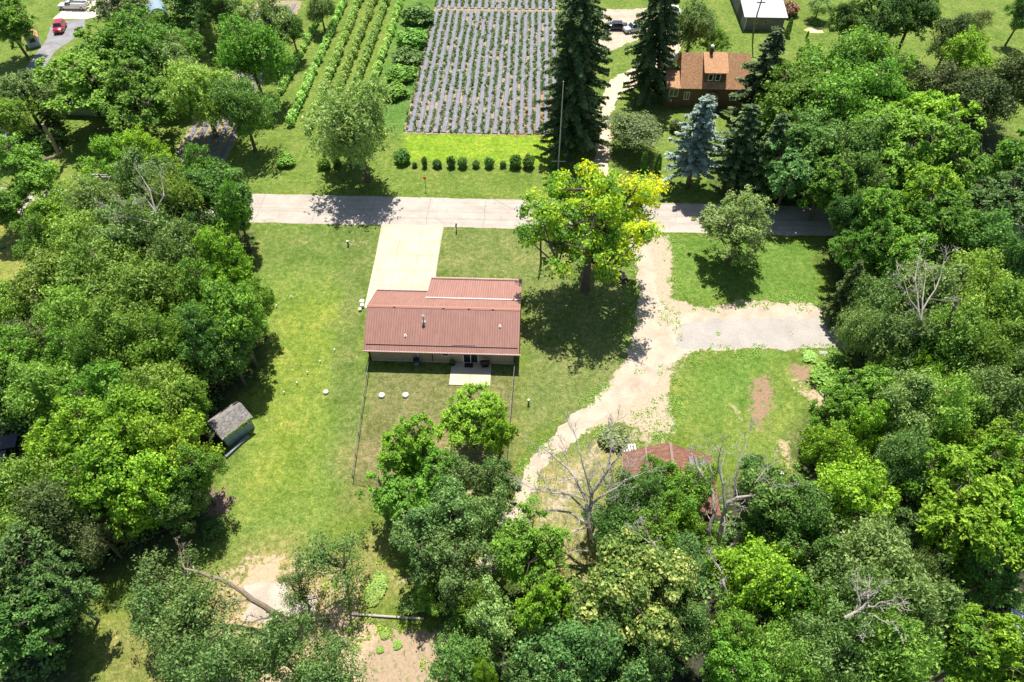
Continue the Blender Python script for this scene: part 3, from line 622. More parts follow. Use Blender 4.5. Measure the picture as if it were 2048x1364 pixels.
def loc(mbv, name, mat, parent, **k):
    mbv.v = [(x - hx, y - hy, z) for x, y, z in mbv.v]; return mbv.build(name, mat, parent, **k)
ZR, ZE = 5.1, 2.62; EY, RY, FY = 51.0, 56.1, 61.3; XL, XR = -19.62, -.94
wl = MB(); wl.prism([(-19.15, 51.65), (-1.45, 51.65), (-1.45, 63.1), (-12.3, 63.1), (-12.3, 60.7), (-19.15, 60.7)], 0, 2.75)
wl.prism([(-19.15 + .002, 51.66), (-19.15 + .15, 51.66), (-19.15 + .15, 60.6), (-19.15 + .002, 60.6)], 2.75, 2.76)
for xg in (-19.15, -1.45 - .12):
    wl.add([(xg, 51.65, 2.75), (xg + .12, 51.65, 2.75), (xg + .12, 60.7, 2.75), (xg, 60.7, 2.75), (xg, RY, ZR - .14), (xg + .12, RY, ZR - .14)], [(0, 1, 5, 4), (2, 3, 4, 5), (0, 4, 3), (1, 2, 5), (0, 3, 2, 1)])
loc(wl, 'wall', SIDING, H)
rf = MB(); sl_ = (ZR - ZE) / (RY - EY); sl2 = (ZR - ZE) / (FY - RY)
rf.slab([(XL, EY, ZE), (XR, EY, ZE), (XR, RY, ZR), (XL, RY, ZR)], .10)
k = 3.68; yk = RY + (ZR - k) / sl2
rf.slab([(XL, RY, ZR), (XR, RY, ZR), (XR, FY, ZE), (XL, FY, ZE)], .10)
ro = loc(rf, 'roof', ROOF, H)
pr = MB(); pr.slab([(-12.85, 58.9, k + .16), (XR + .01, 58.9, k + .16), (XR + .01, 63.75, ZE), (-12.85, 63.75, ZE)], .10)
po = loc(pr, 'porch_roof', ROOF, H); 
# raised ribs so the sheet metal reads in relief
rib = MB()
x = XL + .15
while x < XR - .05:
    rib.slab([(x, EY, ZE + .028), (x + .045, EY, ZE + .028), (x + .045, RY - .16, ZR - .16 * sl_ + .028), (x, RY - .16, ZR - .16 * sl_ + .028)], .028)
    ye = 58.9 if x > -12.9 else FY
    rib.slab([(x, RY + .16, ZR - .16 * sl2 + .028), (x + .045, RY + .16, ZR - .16 * sl2 + .028), (x + .045, ye, ZR - (ye - RY) * sl2 + .028), (x, ye, ZR - (ye - RY) * sl2 + .028)], .028)
    x += .30
loc(rib, 'roof_ribs', plain('rib_paint', (.27, .138, .108), .42, 0, .04), ro)
rib = MB(); x = -12.75; sp = (k + .16 - ZE) / (63.75 - 58.9)
while x < XR: 
    rib.slab([(x, 59.1, k + .16 - .2 * sp + .028), (x + .045, 59.1, k + .16 - .2 * sp + .028), (x + .045, 63.75, ZE + .028), (x, 63.75, ZE + .028)], .028); x += .30
loc(rib, 'roof_ribs', MC['rib_paint'], po)
PT = plain('ridge_paint', (.42, .21, .155), .4, 0, .04)
cap = MB(); cap.slab([(XL, RY - .2, ZR - .2 * sl_ + .05), (XR, RY - .2, ZR - .2 * sl_ + .05), (XR, RY, ZR + .075), (XL, RY, ZR + .075)], .03)
cap.slab([(XL, RY, ZR + .075), (XR, RY, ZR + .075), (XR, RY + .2, ZR - .2 * sl2 + .05), (XL, RY + .2, ZR - .2 * sl2 + .05)], .03)
for q in (-16.4, -10.4, -7.3, -4.4): cap.box(q, RY - .14, ZR + .05, q + .25, RY - .05, ZR + .11)
loc(cap, 'ridge_cap', PT, ro)
cap = MB(); cap.slab([(-12.9, 58.75, k + .25), (XR, 58.75, k + .25), (XR, 58.95, k + .22), (-12.9, 58.95, k + .22)], .03); loc(cap, 'flashing', plain('flashing', (.62, .46, .42), .4, 0, .05), po)
for (x0, x1, y, pz, par) in ((XL + .25, XR - .2, 51.75, ZE + .75 * sl_, ro), (XL + .1, -13.0, FY - .45, ZE + .45 * sl2, ro), (-12.75, XR - .1, 63.3, ZE + .45 * sp, po)):
    g_ = MB().box(x0, y - .03, pz + .03, x1, y + .03, pz + .11)
    if y < 52: g_.box(-9.0, y + .10, pz + .09, -6.2, y + .15, pz + .15)
    loc(g_, 'snow_guard', BRTRIM, par)
# eave gutters with the pale scalloped drip line
gt = MB().box(XL, EY - .09, ZE - .13, XR, EY - .004, ZE - .015); loc(gt, 'gutter', BRTRIM, H)
CLO = plain('closure', (.62, .55, .50), .5)
for x0, x1, y in ((XL, XR, EY - .02), (XL, -12.95, FY - .06), (-12.85, XR, 63.69)):
    sc2 = MB(); xs = []; x = x0
    while x < x1: xs += [(x, ZE + .036), (x + .13, ZE + .036), (x + .14, ZE + .006), (x + .29, ZE + .006)]; x += .30
    V = []; F = []
    for x, z in xs: V += [(x, y, ZE - .02), (x, y, z), (x, y + .08, z), (x, y + .08, ZE - .02)]
    for i in range(len(xs) - 1):
        for j in range(3): F.append((i * 4 + j, i * 4 + j + 1, i * 4 + 5 + j, i * 4 + 4 + j))
    sc2.add(V, [tuple(reversed(f)) for f in F]); loc(sc2, 'eave_closure', CLO, ro)
def vent(px, py, z, r, h, white=True, tall=False):
    g = G(px, py, z); base = ZE + (g[1] - EY) * sl_; mbv = MB(); mbv.lathe([(r * 2.3, -.12), (r * 2.1, .05), (r * 1.1, .09), (r, .12), (r, h)], (g[0], g[1], base), 12)
    if tall: mbv.lathe([(r * 1.7, h), (r * 1.9, h + .06), (r * .3, h + .22)], (g[0], g[1], base), 12)
    else: mbv.lathe([(r, h), (r * .75, h), (r * .7, h - .1)], (g[0], g[1], base), 12)
    return loc(mbv, 'flue_pipe' if tall else 'vent_pipe', WHITE if not tall else plain('galvanised', (.6, .6, .6), .35, .6), ro, smooth=False)
vent(811, 673, 3.4, .075, .32); vent(1000, 657, 3.8, .075, .32); vent(847.5, 643, 4.3, .11, .95, tall=True)
# openings on the yard side
def opening(px0, px1, z0, z1, kind):
    g0, g1 = G(px0, 712, z1)[0], G(px1, 712, z1)[0]; f = MB(); y = 51.65; t = .09
    f.box(g0 - t, y - .05, z0 - t, g1 + t, y + .02, z0); f.box(g0 - t, y - .05, z1, g1 + t, y + .02, z1 + t); f.box(g0 - t, y - .05, z0, g0, y + .02, z1); f.box(g1, y - .05, z0, g1 + t, y + .02, z1)
    if kind == 'sliding_door': f.box((g0 + g1) / 2 - .04, y - .055, z0, (g0 + g1) / 2 + .04, y + .02, z1)
    fo = loc(f, kind, WHITE, H); gl = MB().box(g0 + .003, y - .02, z0 + .003, g1 - .003, y + .015, z1 - .003); loc(gl, 'pane', GLASS, fo); return fo
opening(925.5, 954, .12, 2.12, 'sliding_door'); opening(882.5, 895, 1.35, 2.15, 'window')
loc(MB().tube([(-14.0 + .75, 51.58, 2.5), (-13.25, 51.56, .1)], .05, 6), 'downspout', WHITE, H)
loc(MB().box(-11.55, 51.6, 0, -11.45, 51.66, 2.6), 'conduit', DARKTRIM, H)
for xa, xb in ((-19.1, -9.3), (-4.2, -1.5)): loc(MB().box(xa, 51.59, 0, xb, 51.648, .22), 'foundation_strip', plain('footing', (.55, .47, .38), .8), H)
for xc in (-19.2, -1.5):
    loc(MB().box(xc - .06, 51.53, 0, xc + .12, 51.62, 2.6), 'corner_trim', DARKTRIM, H)
# garage door and porch posts on the road side
loc(MB().box(-18.6, 60.705, .02, -13.4, 60.76, 2.3), 'garage_door', plain('garage_white', (.6, .57, .5), .6), H)
for xc in (-12.5, -1.2): loc(MB().box(xc, 63.3, 0, xc + .14, 63.44, 2.6), 'porch_post', WHITE, H)
for xc in (-10.5, -6.5, -3.2): 
    q = MB().box(xc, 63.105, .95, xc + 1.3, 63.15, 2.2); fo = loc(q, 'window', WHITE, H); loc(MB().box(xc + .1, 63.155, 1.05, xc + 1.2, 63.165, 2.1), 'pane', GLASS, fo)

# ---- things round the house
t = thing('trash_bin', (*G(834, 731)[:2], 0), .15, 'blue-grey wheeled bin under the eave left of the patio', 'bin'); t.location.y = 51.05
b = MB().add([(-.26, -.3, .08), (.26, -.3, .08), (.26, .3, .08), (-.26, .3, .08), (-.33, -.38, 1.0), (.33, -.38, 1.0), (.33, .38, 1.0), (-.33, .38, 1.0)], [(0, 3, 2, 1), (4, 5, 6, 7), (0, 1, 5, 4), (1, 2, 6, 5), (2, 3, 7, 6), (3, 0, 4, 7)])
b.build('bin_body', plain('bin_blue', (.10, .15, .21), .5), t, bevel=.03); MB().add([(-.36, -.42, 1.0), (.36, -.42, 1.0), (.36, .42, 1.05), (-.36, .42, 1.05), (-.3, -.3, 1.09), (.3, -.3, 1.09), (.3, .36, 1.12), (-.3, .36, 1.12)], [(0, 3, 2, 1), (4, 5, 6, 7), (0, 1, 5, 4), (1, 2, 6, 5), (2, 3, 7, 6), (3, 0, 4, 7)]).build('lid', plain('bin_lid', (.035, .04, .05), .5), t)
for s in (-1, 1): MB().tube([(s * .3, .3, .12), (s * .37, .3, .12)], .12, 12).build('wheel', DARKTRIM, t)
t = thing('plant_pot', (*G(906, 727)[:2], .1), 0, 'dark round planter beside the sliding glass door', 'plant pot'); t.location.y = 51.2
MB().lathe([(.2, 0), (.27, .1), (.33, .42), (.36, .45), (.30, .45), (.28, .38)], (0, 0, 0), 16).build('pot', plain('pot_dark', (.03, .028, .026), .6), t)
f_, s_ = BUSH[0]; o = link_mesh('foliage', f_, t, LM['dark']); o.scale = (.3, .3, .28); o.location = (0, 0, .4)
t = thing('barbecue_grill', (*G(971, 729)[:2], .1), .1, 'black lidded grill on legs at the right of the patio', 'grill'); t.location.y = 51.0; BLK = plain('black_enamel', (.02, .02, .022), .35)
MB().add([(-.55, -.25, .72), (.55, -.25, .72), (.55, .28, .72), (-.55, .28, .72), (-.58, -.28, .9), (.58, -.28, .9), (.58, .3, .9), (-.58, .3, .9)], [(0, 3, 2, 1), (4, 5, 6, 7), (0, 1, 5, 4), (1, 2, 6, 5), (2, 3, 7, 6), (3, 0, 4, 7)]).build('firebox', BLK, t)
lid = MB(); lid.tube([(-.56, .02, .93), (.56, .02, .93)], .27, 14); lid.build('lid', BLK, t)
for sx_ in (-.5, .5):
    for sy_ in (-.22, .24): MB().tube([(sx_, sy_, 0), (sx_ * .8, sy_ * .9, .75)], .022, 6).build('leg', plain('grill_leg', (.35, .33, .3), .4, .5), t)
MB().box(-.42, -.2, .22, .42, .22, .25).build('shelf', BLK, t)
tag(MB().box(-7.6, 50.85, .10, -6.55, 51.55, .118).build('doormat', plain('mat', (.035, .022, .018), .95)), 'dark doormat on the patio below the sliding door', 'doormat')
# stacked white pails and bags by the garage corner
for (dx, dy, r_, h_, lb) in ((-21.95, 61.2, .28, .5, 'white bucket nearest the road by the garage corner'), (-21.8, 60.55, .25, .45, 'white bucket tight against the garage corner'), (-22.0, 59.9, .2, .35, 'smallest white pail by the garage corner, nearest the yard')):
    t = thing('bucket', (dx, dy, 0), 0, lb, 'bucket', 'white buckets by the garage corner')
    MB().lathe([(r_ * .85, 0), (r_, h_), (r_ * 1.08, h_ + .01), (r_ * .9, h_ + .02), (r_ * .8, h_ - .1)], (0, 0, 0), 14).build('pail', WHITE, t)
    MB().tube([(-r_, 0, h_), (-r_ * .6, .1, h_ + r_ * .7), (r_ * .6, .1, h_ + r_ * .7), (r_, 0, h_)], .012, 5).build('handle', DARKTRIM, t)
# septic lids
LIDM = plain('pale_concrete', (.66, .64, .58), .85, 0, .12)
for (px, py, r_, lb) in ((764, 790, .36, 'round pale concrete lid in the fenced yard, the left of the pair'), (811.5, 789.5, .36, 'round pale concrete lid in the fenced yard, the right of the pair'), (652.5, 783.5, .30, 'round pale concrete lid alone on the open lawn left of the fence')):
    g = G(px, py + 2, 0); t = thing('septic_lid', g, 0, lb, 'septic lid', 'round concrete lids')
    MB().lathe([(r_ * 1.0, -.05), (r_, .24), (r_ * .9, .30)], (0, 0, 0), 24).build('riser', LIDM, t); MB().lathe([(r_ * .22, .30), (r_ * .2, .34)], (0, 0, 0), 10).build('handle', plain('lid_knob', (.35, .33, .3), .8), t)
wl_ = [(583, 596, 'nearest the road'), (554, 614, 'just left of the one nearest the road'), (641, 725, 'beside the mown edge facing the house side'), (670, 702, 'closest to the house wall'), (616, 747, 'midway between the woods and the house'), (595, 768, 'second nearest the septic lid'), (569, 787, 'nearest the weathered shed')]
for px, py, lb in wl_:
    t = thing('cleanout_pipe', G(px, py), 0, 'short white capped pipe on the left lawn, ' + lb, 'pipe', 'white capped pipes on the left lawn')
    MB().lathe([(.06, -.05), (.06, .32)], (0, 0, 0), 8).build('pipe', WHITE, t); MB().lathe([(.085, .32), (.085, .40), (.03, .42)], (0, 0, 0), 8).build('cap', WHITE, t)
t = thing('utility_pedestal', G(697, 491), 0, 'short grey pedestal on the lawn left of the driveway', 'pedestal'); MB().box(-.12, -.1, 0, .12, .1, .75).build('post', plain('pedestal_grey', (.3, .3, .28), .6), t); MB().box(-.14, -.12, .75, .14, .12, .9).build('cap', WHITE, t)
t = thing('well_head', G(1057, 808), 0, 'dark capped well pipe on the lawn right of the fence', 'well'); MB().lathe([(.11, 0), (.11, .75)], (0, 0, 0), 12).build('casing', plain('well_grey', (.25, .27, .27), .5), t); MB().lathe([(.16, .75), (.16, .86), (.1, .9)], (0, 0, 0), 12).build('cap', plain('well_cap', (.45, .5, .52), .5), t)
t = thing('mailbox', G(913, 463), 0, 'black mailbox on a post at the roadside by the driveway', 'mailbox'); MB().box(-.06, -.06, 0, .06, .06, 1.05).build('post', BARK, t)
mbx = MB(); mbx.box(-.11, -.25, 1.05, .11, .28, 1.2); mbx.tube([(0, -.25, 1.2), (0, .28, 1.2)], .11, 12); mbx.build('box', BLK, t); MB().box(.115, -.1, 1.2, .125, .0, 1.42).build('flag', plain('flag_red', (.5, .03, .02), .5), t)
t = thing('marker_post', G(852, 379), 0, 'orange plate on a dark stake on the verge across the road', 'marker'); MB().box(-.04, -.04, 0, .04, .04, 2.0).build('stake', plain('stake', (.10, .08, .05), .8), t); MB().add([(-.22, -.05, 1.9), (.22, -.05, 1.9), (.22, -.02, 2.4), (-.22, -.02, 2.4), (-.22, -.01, 1.9), (.22, -.01, 1.9), (.22, .02, 2.4), (-.22, .02, 2.4)], [(0, 1, 2, 3), (7, 6, 5, 4), (0, 4, 5, 1), (3, 2, 6, 7), (0, 3, 7, 4), (1, 5, 6, 2)]).build('plate', plain('orange_paint', (.75, .12, .02), .5), t)
# chain link fence
t = thing('chain_link_fence', (-10, 43, 0), 0, 'black chain link fence round the back yard of the house', 'fence'); FB = plain('fence_black', (.035, .035, .035), .5); FR = plain('fence_rail', (.24, .23, .21), .5, .2)
fl_ = [(-19.15, 50.9), (-18.75, 43), (-18.3, 35.2), (-15.4, 34.75), (-10.2, 35.25), (-1.95, 35.35), (-1.72, 42.8), (-1.45, 50.9)]
def along(P, step):
    outp = []
    for a, b in zip(P[:-1], P[1:]):
        L = math.dist(a, b); k_ = max(1, round(L / step)); outp += [(a[0] + (b[0] - a[0]) * i / k_, a[1] + (b[1] - a[1]) * i / k_) for i in range(k_)]
    return outp + [P[-1]]
for (x, y) in along(fl_, 3.0): MB().tube([(x + 10, y - 43, -.05), (x + 10, y - 43, 1.32)], .038, 8).build('post', FB, t)
MB().tube([(x + 10, y - 43, 1.25) for x, y in fl_], .032, 6).build('top_rail', FR, t); MB().tube([(x + 10, y - 43, .07) for x, y in fl_], .014, 5).build('bottom_wire', FB, t)
wm = MB(); q = along(fl_, .28)
for i in range(len(q) - 1):
    a, b = q[i], q[i + 1]
    for kz in range(4):
        z0, z1 = .07 + kz * .29, .07 + (kz + 1) * .29
        wm.tube([(a[0] + 10, a[1] - 43, z0), (b[0] + 10, b[1] - 43, z1)], .004, 3, False); wm.tube([(a[0] + 10, a[1] - 43, z1), (b[0] + 10, b[1] - 43, z0)], .004, 3, False)
wm.build('wire_mesh', FB, t)
MB().box(-15.5 + 10, 35.05 - 43, 0, -15.42 + 10, 35.12 - 43, 1.35).box(-15.5 + 10 + 1.1, 35.05 - 43, 0, -15.42 + 10 + 1.1, 35.12 - 43, 1.35).box(-5.5, -7.95, .65, -4.35, -7.92, .7).build('gate', FB, t)
# hanging red feeder and tyre swing seen under the yellow tree
g = G(1225, 549, 3.0); t = thing('red_bird_feeder', (g[0], g[1], 3.0), 0, 'small round red feeder hanging under the yellow-green tree', 'bird feeder'); MB().lathe([(.02, -.3), (.28, -.22), (.34, 0), (.22, .22), (.04, .3)], (0, 0, 0), 16).build('globe', plain('red_plastic', (.62, .03, .01), .35), t, True); MB().tube([(0, 0, .3), (0, .1, 3.2)], .012, 5).build('cord', DARKTRIM, t)
g = G(1244, 551, .6); t = thing('lawn_tractor', (g[0], g[1], 0), .4, 'dark small garden tractor parked in the shade of the yellow-green tree', 'garden tractor')
MB().box(-.35, -.9, .35, .35, -.05, .85).build('hood', plain('tractor_paint', (.03, .03, .05), .4), t, bevel=.05); MB().box(-.42, -.05, .3, .42, .75, .5).build('deck', BLK, t, bevel=.03); MB().box(-.22, .25, .5, .22, .6, .62).box(-.22, .55, .6, .22, .66, .98).build('seat', DARKTRIM, t, bevel=.03)
MB().tube([(0, -.02, .8), (0, .1, 1.05)], .02, 6).lathe([(.17, 1.05), (.17, 1.08)], (0, .1, 0), 14).build('steering_wheel', BLK, t)
for sx_, yy, rr_ in ((-1, .5, .3), (1, .5, .3), (-1, -.7, .2), (1, -.7, .2)): MB().tube([(sx_ * .42, yy, rr_), (sx_ * .62, yy, rr_)], rr_, 16).build('wheel', DARKTRIM, t)
# pole beside the yellow tree
t = thing('wooden_pole', (1.62, 69.6, 0), 0, 'slim dark wooden pole at the left edge of the yellow-green tree', 'pole'); MB().tube([(0, 0, -.1), (-.2, .2, 4), (-.38, .4, 8.2)], [.15, .13, .10], 10).build('shaft', plain('creosote', (.10, .075, .05), .9), t); MB().box(-.6, .38, 7.3, .0, .46, 7.42).build('bracket', DARKTRIM, t)
# tall thin mast with its low cross bar
t = thing('antenna_mast', (4.16, 90.6, 0), 0, 'very tall thin grey mast with a low crossbar by the clipped shrubs', 'antenna mast'); MG = plain('mast_grey', (.42, .44, .42), .5, .2)
MB().tube([(0, 0, -.1), (-.02, -.3, 6), (-.08, -1.2, 16.2)], [.10, .085, .06], 8).build('mast', MG, t); MB().box(-1.15, -.1, 2.1, 1.15, 0, 2.2).build('crossbar', MG, t)

# ================================================================ other buildings
def shingle(name, a, b, c_):
    m, n, out = new_mat(name); tc = n.nodes.new('ShaderNodeTexCoord').outputs['Object']
    br = n.nodes.new('ShaderNodeTexBrick'); br.inputs['Scale'].default_value = 1.6; br.inputs['Mortar Size'].default_value = .012; br.inputs['Color1'].default_value = (*a, 1); br.inputs['Color2'].default_value = (*b, 1); br.inputs['Mortar'].default_value = (*c_, 1)
    mp = n.nodes.new('ShaderNodeMapping'); mp.inputs['Scale'].default_value = (1, 1.25, 1); n.links.new(tc, mp.inputs[0]); n.links.new(mp.outputs[0], br.inputs['Vector'])
    f = noise(n, 3.5, 6, .8, tc); c = mix(n, 1.0, br.outputs['Color'], ramp(n, [(.3, (.62, .6, .58)), (.5, (1, 1, 1)), (.7, (1.35, 1.33, 1.3))], f), 'MULTIPLY')
    bsdf(n, out, c, .9, 0, .15, f, .4, .03); return m
SH_BROWN = shingle('brown_shingle', (.42, .225, .115), (.52, .30, .165), (.16, .09, .05)); SH_GREY = shingle('grey_shingle', (.17, .155, .145), (.30, .275, .255), (.09, .08, .075))
BWALL = plain('brown_stucco', (.19, .115, .065), .85, 0, .25)
t = thing('brown_house', (30, 113, 0), 0, 'brown-shingled house with a chimney and white windows behind the blue spruce', 'house')
def L(mbv, name, mat, par, ox=30, oy=113, **k):
    mbv.v = [(x - ox, y - oy, z) for x, y, z in mbv.v]; return mbv.build(name, mat, par, **k)
def gable_wall(mbv, x0, x1, y0, y1, ze, yr, zr):
    mbv.box(x0, y0, 0, x1, y1, ze); mbv.add([(x0, y0, ze), (x1, y0, ze), (x1, y1, ze), (x0, y1, ze), (x0, yr, zr), (x1, yr, zr)], [(0, 1, 5, 4), (2, 3, 4, 5), (0, 4, 3), (1, 2, 5)]); return mbv
wm = gable_wall(MB(), 25.6, 36.6, 110.6, 118.0, 3.95, 114.3, 7.85); wm.box(23.0, 110.5, 0, 25.59, 113.8, 3.9); wm.box(29.2, 110.9, 3.9, 32.7, 113.6, 6.35); wm.box(23.6, 114.2, 0, 25.58, 117.0, 3.3)
L(wm, 'wall', BWALL, t)
mr = MB(); mr.slab([(25.2, 110.05, 3.75), (37.0, 110.05, 3.75), (37.0, 114.3, 8.05), (25.2, 114.3, 8.05)], .12); mr.slab([(25.2, 114.3, 8.05), (37.0, 114.3, 8.05), (37.0, 118.6, 3.75), (25.2, 118.6, 3.75)], .12)
mro = L(mr, 'roof', SH_BROWN, t)
L(MB().slab([(28.9, 110.45, 6.45), (33.0, 110.45, 6.45), (33.0, 114.35, 8.17), (28.9, 114.35, 8.17)], .12), 'dormer_roof', SH_BROWN, t)
L(MB().slab([(22.8, 109.9, 3.86), (25.3, 109.9, 3.86), (25.3, 113.9, 5.5), (22.8, 113.9, 5.5)], .11), 'wing_roof', SH_BROWN, t)
L(MB().slab([(23.3, 113.95, 4.4), (24.75, 113.95, 4.4), (24.75, 117.3, 3.3), (23.3, 117.3, 3.3)], .1), 'back_wing_roof', SH_BROWN, t)
ch = L(MB().box(29.9, 113.9, 6.5, 30.45, 114.5, 9.0), 'chimney', plain('dark_brick', (.13, .06, .045), .9, 0, .3), mro); L(MB().lathe([(.2, 9.0), (.22, 9.35), (.3, 9.4), (.05, 9.55)], (30.17, 114.2, 0), 10), 'flue_cap', WHITE, ch)
def hwin(x0, x1, z0, z1, y, par, n=2):
    f = MB(); f.box(x0, y - .07, z0, x1, y - .01, z0 + .12).box(x0, y - .07, z1 - .12, x1, y - .01, z1)
    for i in range(n + 1): xx = x0 + (x1 - x0 - .1) * i / n; f.box(xx, y - .065, z0 + .12, xx + .1, y - .01, z1 - .12)
    fo = L(f, 'window', WHITE, par); L(MB().box(x0 + .02, y - .035, z0 + .02, x1 - .02, y - .005, z1 - .02), 'pane', GLASS, fo)
hwin(23.5, 25.1, 2.0, 3.5, 110.5, t); hwin(29.75, 30.6, 4.85, 6.15, 110.9, t, 1); hwin(31.0, 31.85, 4.85, 6.15, 110.9, t, 1); hwin(26.2, 27.2, 1.4, 2.9, 110.6, t); hwin(34.2, 35.4, 1.4, 2.9, 110.6, t)
pc = MB(); pc.slab([(30.0, 109.2, 2.55), (30.95, 109.2, 3.1), (30.95, 110.58, 3.1), (30.0, 110.58, 2.55)], .09); pc.slab([(30.95, 109.2, 3.1), (31.9, 109.2, 2.55), (31.9, 110.58, 2.55), (30.95, 110.58, 3.1)], .09); L(pc, 'porch_roof', SH_BROWN, t)
for xx in (30.1, 31.7): L(MB().box(xx, 109.25, 0, xx + .12, 109.37, 2.6), 'porch_post', WHITE, t)
L(MB().box(30.5, 110.54, .1, 31.4, 110.59, 2.2), 'door', WHITE, t)
L(MB().box(29.9, 109.2, -.05, 32.0, 110.58, .14), 'step', LIDM, t)
# grey pole barn
t = thing('grey_pole_barn', (46.3, 140, 0), 0, 'long grey barn with a pale metal roof at the upper right edge', 'barn')
GW = ribbed('grey_siding', (.19, .18, .165), .5, 'X', .3, .2, .7); GR = ribbed('pale_metal_roof', (.44, .445, .47), .9, 'X', .4, .06, .45)
L(gable_wall(MB(), 42.3, 50.2, 140, 166, 2.75, 153, 4.7), 'wall', GW, t, 46.3, 140)
r_ = MB(); r_.slab([(41.9, 139.6, 2.75), (50.6, 139.6, 2.75), (50.6, 153, 4.85), (41.9, 153, 4.85)], .1); r_.slab([(41.9, 153, 4.85), (50.6, 153, 4.85), (50.6, 166.4, 2.75), (41.9, 166.4, 2.75)], .1); L(r_, 'roof', GR, t, 46.3, 140)
L(MB().box(42.24, 143.0, .05, 42.295, 146.4, 2.4), 'door', plain('barn_door_dark', (.05, .05, .05), .7), t, 46.3, 140); L(MB().box(42.42, 139.93, 0, 42.56, 139.99, 2.7), 'corner_trim', WHITE, t, 46.3, 140)
for xx in (44.0, 46.0): 
    fo = L(MB().box(xx, 139.92, 1.3, xx + .9, 139.985, 2.1), 'window', plain('grey_frame', (.45, .45, .42), .7), t, 46.3, 140); L(MB().box(xx + .08, 139.9, 1.38, xx + .82, 139.93, 2.02), 'pane', GLASS, fo, 46.3, 140)
# rusty barn among the trees
t = thing('rusty_barn', (15.1, 34.6, 0), 0, 'low barn with a rusty red-brown roof overgrown by trees', 'barn')
m, n, out = new_mat('rusty_roof'); tc = n.nodes.new('ShaderNodeTexCoord').outputs['Object']; mp = n.nodes.new('ShaderNodeMapping'); mp.inputs['Scale'].default_value = (1, 3.2, 1); n.links.new(tc, mp.inputs[0])
f = noise(n, 1.6, 7, .75, mp.outputs[0], .3); c = ramp(n, [(.28, (.085, .042, .03)), (.48, (.19, .085, .055)), (.62, (.28, .15, .105)), (.76, (.27, .225, .22))], f)
s = n.nodes.new('ShaderNodeSeparateXYZ'); n.links.new(tc, s.inputs[0]); ln = mathn(n, 'LESS_THAN', mathn(n, 'FRACT', mathn(n, 'DIVIDE', s.outputs[1], .62)), .08); c = mix(n, mathn(n, 'MULTIPLY', ln, .5), c, (.12, .05, .035))
ln2 = mathn(n, 'LESS_THAN', mathn(n, 'FRACT', mathn(n, 'DIVIDE', s.outputs[0], 2.4)), .03); c = mix(n, mathn(n, 'MULTIPLY', ln2, .6), c, (.50, .42, .40)); bsdf(n, out, c, .75, .1, .25, f, .5, .05); RUST = m
bw = MB().box(10.8, 31.4, 0, 19.3, 37.6, 2.75); bw.add([(10.8, 31.4, 2.75), (19.3, 31.4, 2.75), (15.1, 31.4, 4.5), (10.8, 37.6, 2.75), (19.3, 37.6, 2.75), (15.1, 37.6, 4.5)], [(0, 1, 2), (4, 3, 5)]); L(bw, 'wall', plain('barn_red', (.17, .05, .035), .85, 0, .3), t, 15.1, 34.6)
r_ = MB(); r_.slab([(10.35, 31.0, 2.8), (14.75, 31.0, 4.75), (14.75, 38.1, 4.75), (10.35, 38.0, 2.8)], .08); r_.slab([(14.75, 31.0, 4.75), (19.75, 31.0, 2.8), (19.75, 37.9, 2.8), (14.75, 38.1, 4.75)], .08); br_ = L(r_, 'roof', RUST, t, 15.1, 34.6)
L(MB().box(15.0, 31.0, 4.73, 15.3, 38.15, 4.81), 'ridge_cap', plain('ridge_tin', (.22, .15, .12), .7, .1), br_, 15.1, 34.6)
for i in range(3): L(MB().slab([(17.0 + i * .03, 33.0 + i * 1.5, 4.02), (19.2, 33.1 + i * 1.5, 3.2), (19.2, 34.2 + i * 1.5, 3.2), (17.05, 34.0 + i * 1.5, 4.02)], .03), 'loose_sheet', plain('loose_tin', (.26, .22, .23), .6, .3, .3), br_, 15.1, 34.6)
L(MB().box(13.4, 31.35, 0, 15.6, 31.42, 2.2), 'doorway_shade', DARKTRIM, t, 15.1, 34.6)  # dark panel on the solid wall, painting the shade inside a doorway
g = G(1259, 897, .4); t = thing('trailer_frame', (g[0], g[1], 0), .1, 'small white slatted pallet stack behind the rusty barn', 'pallet stack')
for zz in range(3):
    for k_ in range(5): MB().box(-.75 + k_ * .32, -.55, .1 + zz * .15, -.55 + k_ * .32, .55, .13 + zz * .15).build('slat', WHITE, t)
    for yy in (-.5, 0, .45): MB().box(-.75, yy, zz * .15, .73, yy + .08, .099 + zz * .15).build('bearer', plain('pallet_wood', (.45, .40, .32), .8), t)
# weathered shed by the left wood
cx_, cy_ = -32.95, 41.0; ang = math.atan2(3.0, 2.45)
t = thing('weathered_shed', (cx_, cy_, 0), ang, 'small blue-grey shed with worn grey shingles at the edge of the left wood', 'shed')
SW = plain('pale_blue_boards', (.30, .37, .38), .8, 0, .3, 2.0)
MB().box(-1.75, -1.35, 0, 1.75, 1.35, 2.25).add([(-1.75, -1.35, 2.25), (-1.75, 1.35, 2.25), (-1.75, 0, 3.1), (1.75, -1.35, 2.25), (1.75, 1.35, 2.25), (1.75, 0, 3.1)], [(0, 2, 1), (3, 4, 5)]).build('wall', SW, t)
ro_ = MB().slab([(-1.98, -1.62, 2.18), (1.98, -1.62, 2.18), (1.98, 0, 3.25), (-1.98, 0, 3.25)], .08).slab([(-1.98, 0, 3.25), (1.98, 0, 3.25), (1.98, 1.62, 2.18), (-1.98, 1.62, 2.18)], .08).build('roof', SH_GREY, t)
MB().box(-1.98, -1.66, 2.04, 1.98, -1.625, 2.17).build('fascia', plain('mossy_white', (.50, .54, .34), .8, 0, .4, 8), ro_)
mm_ = random.Random(4); mo = MB()
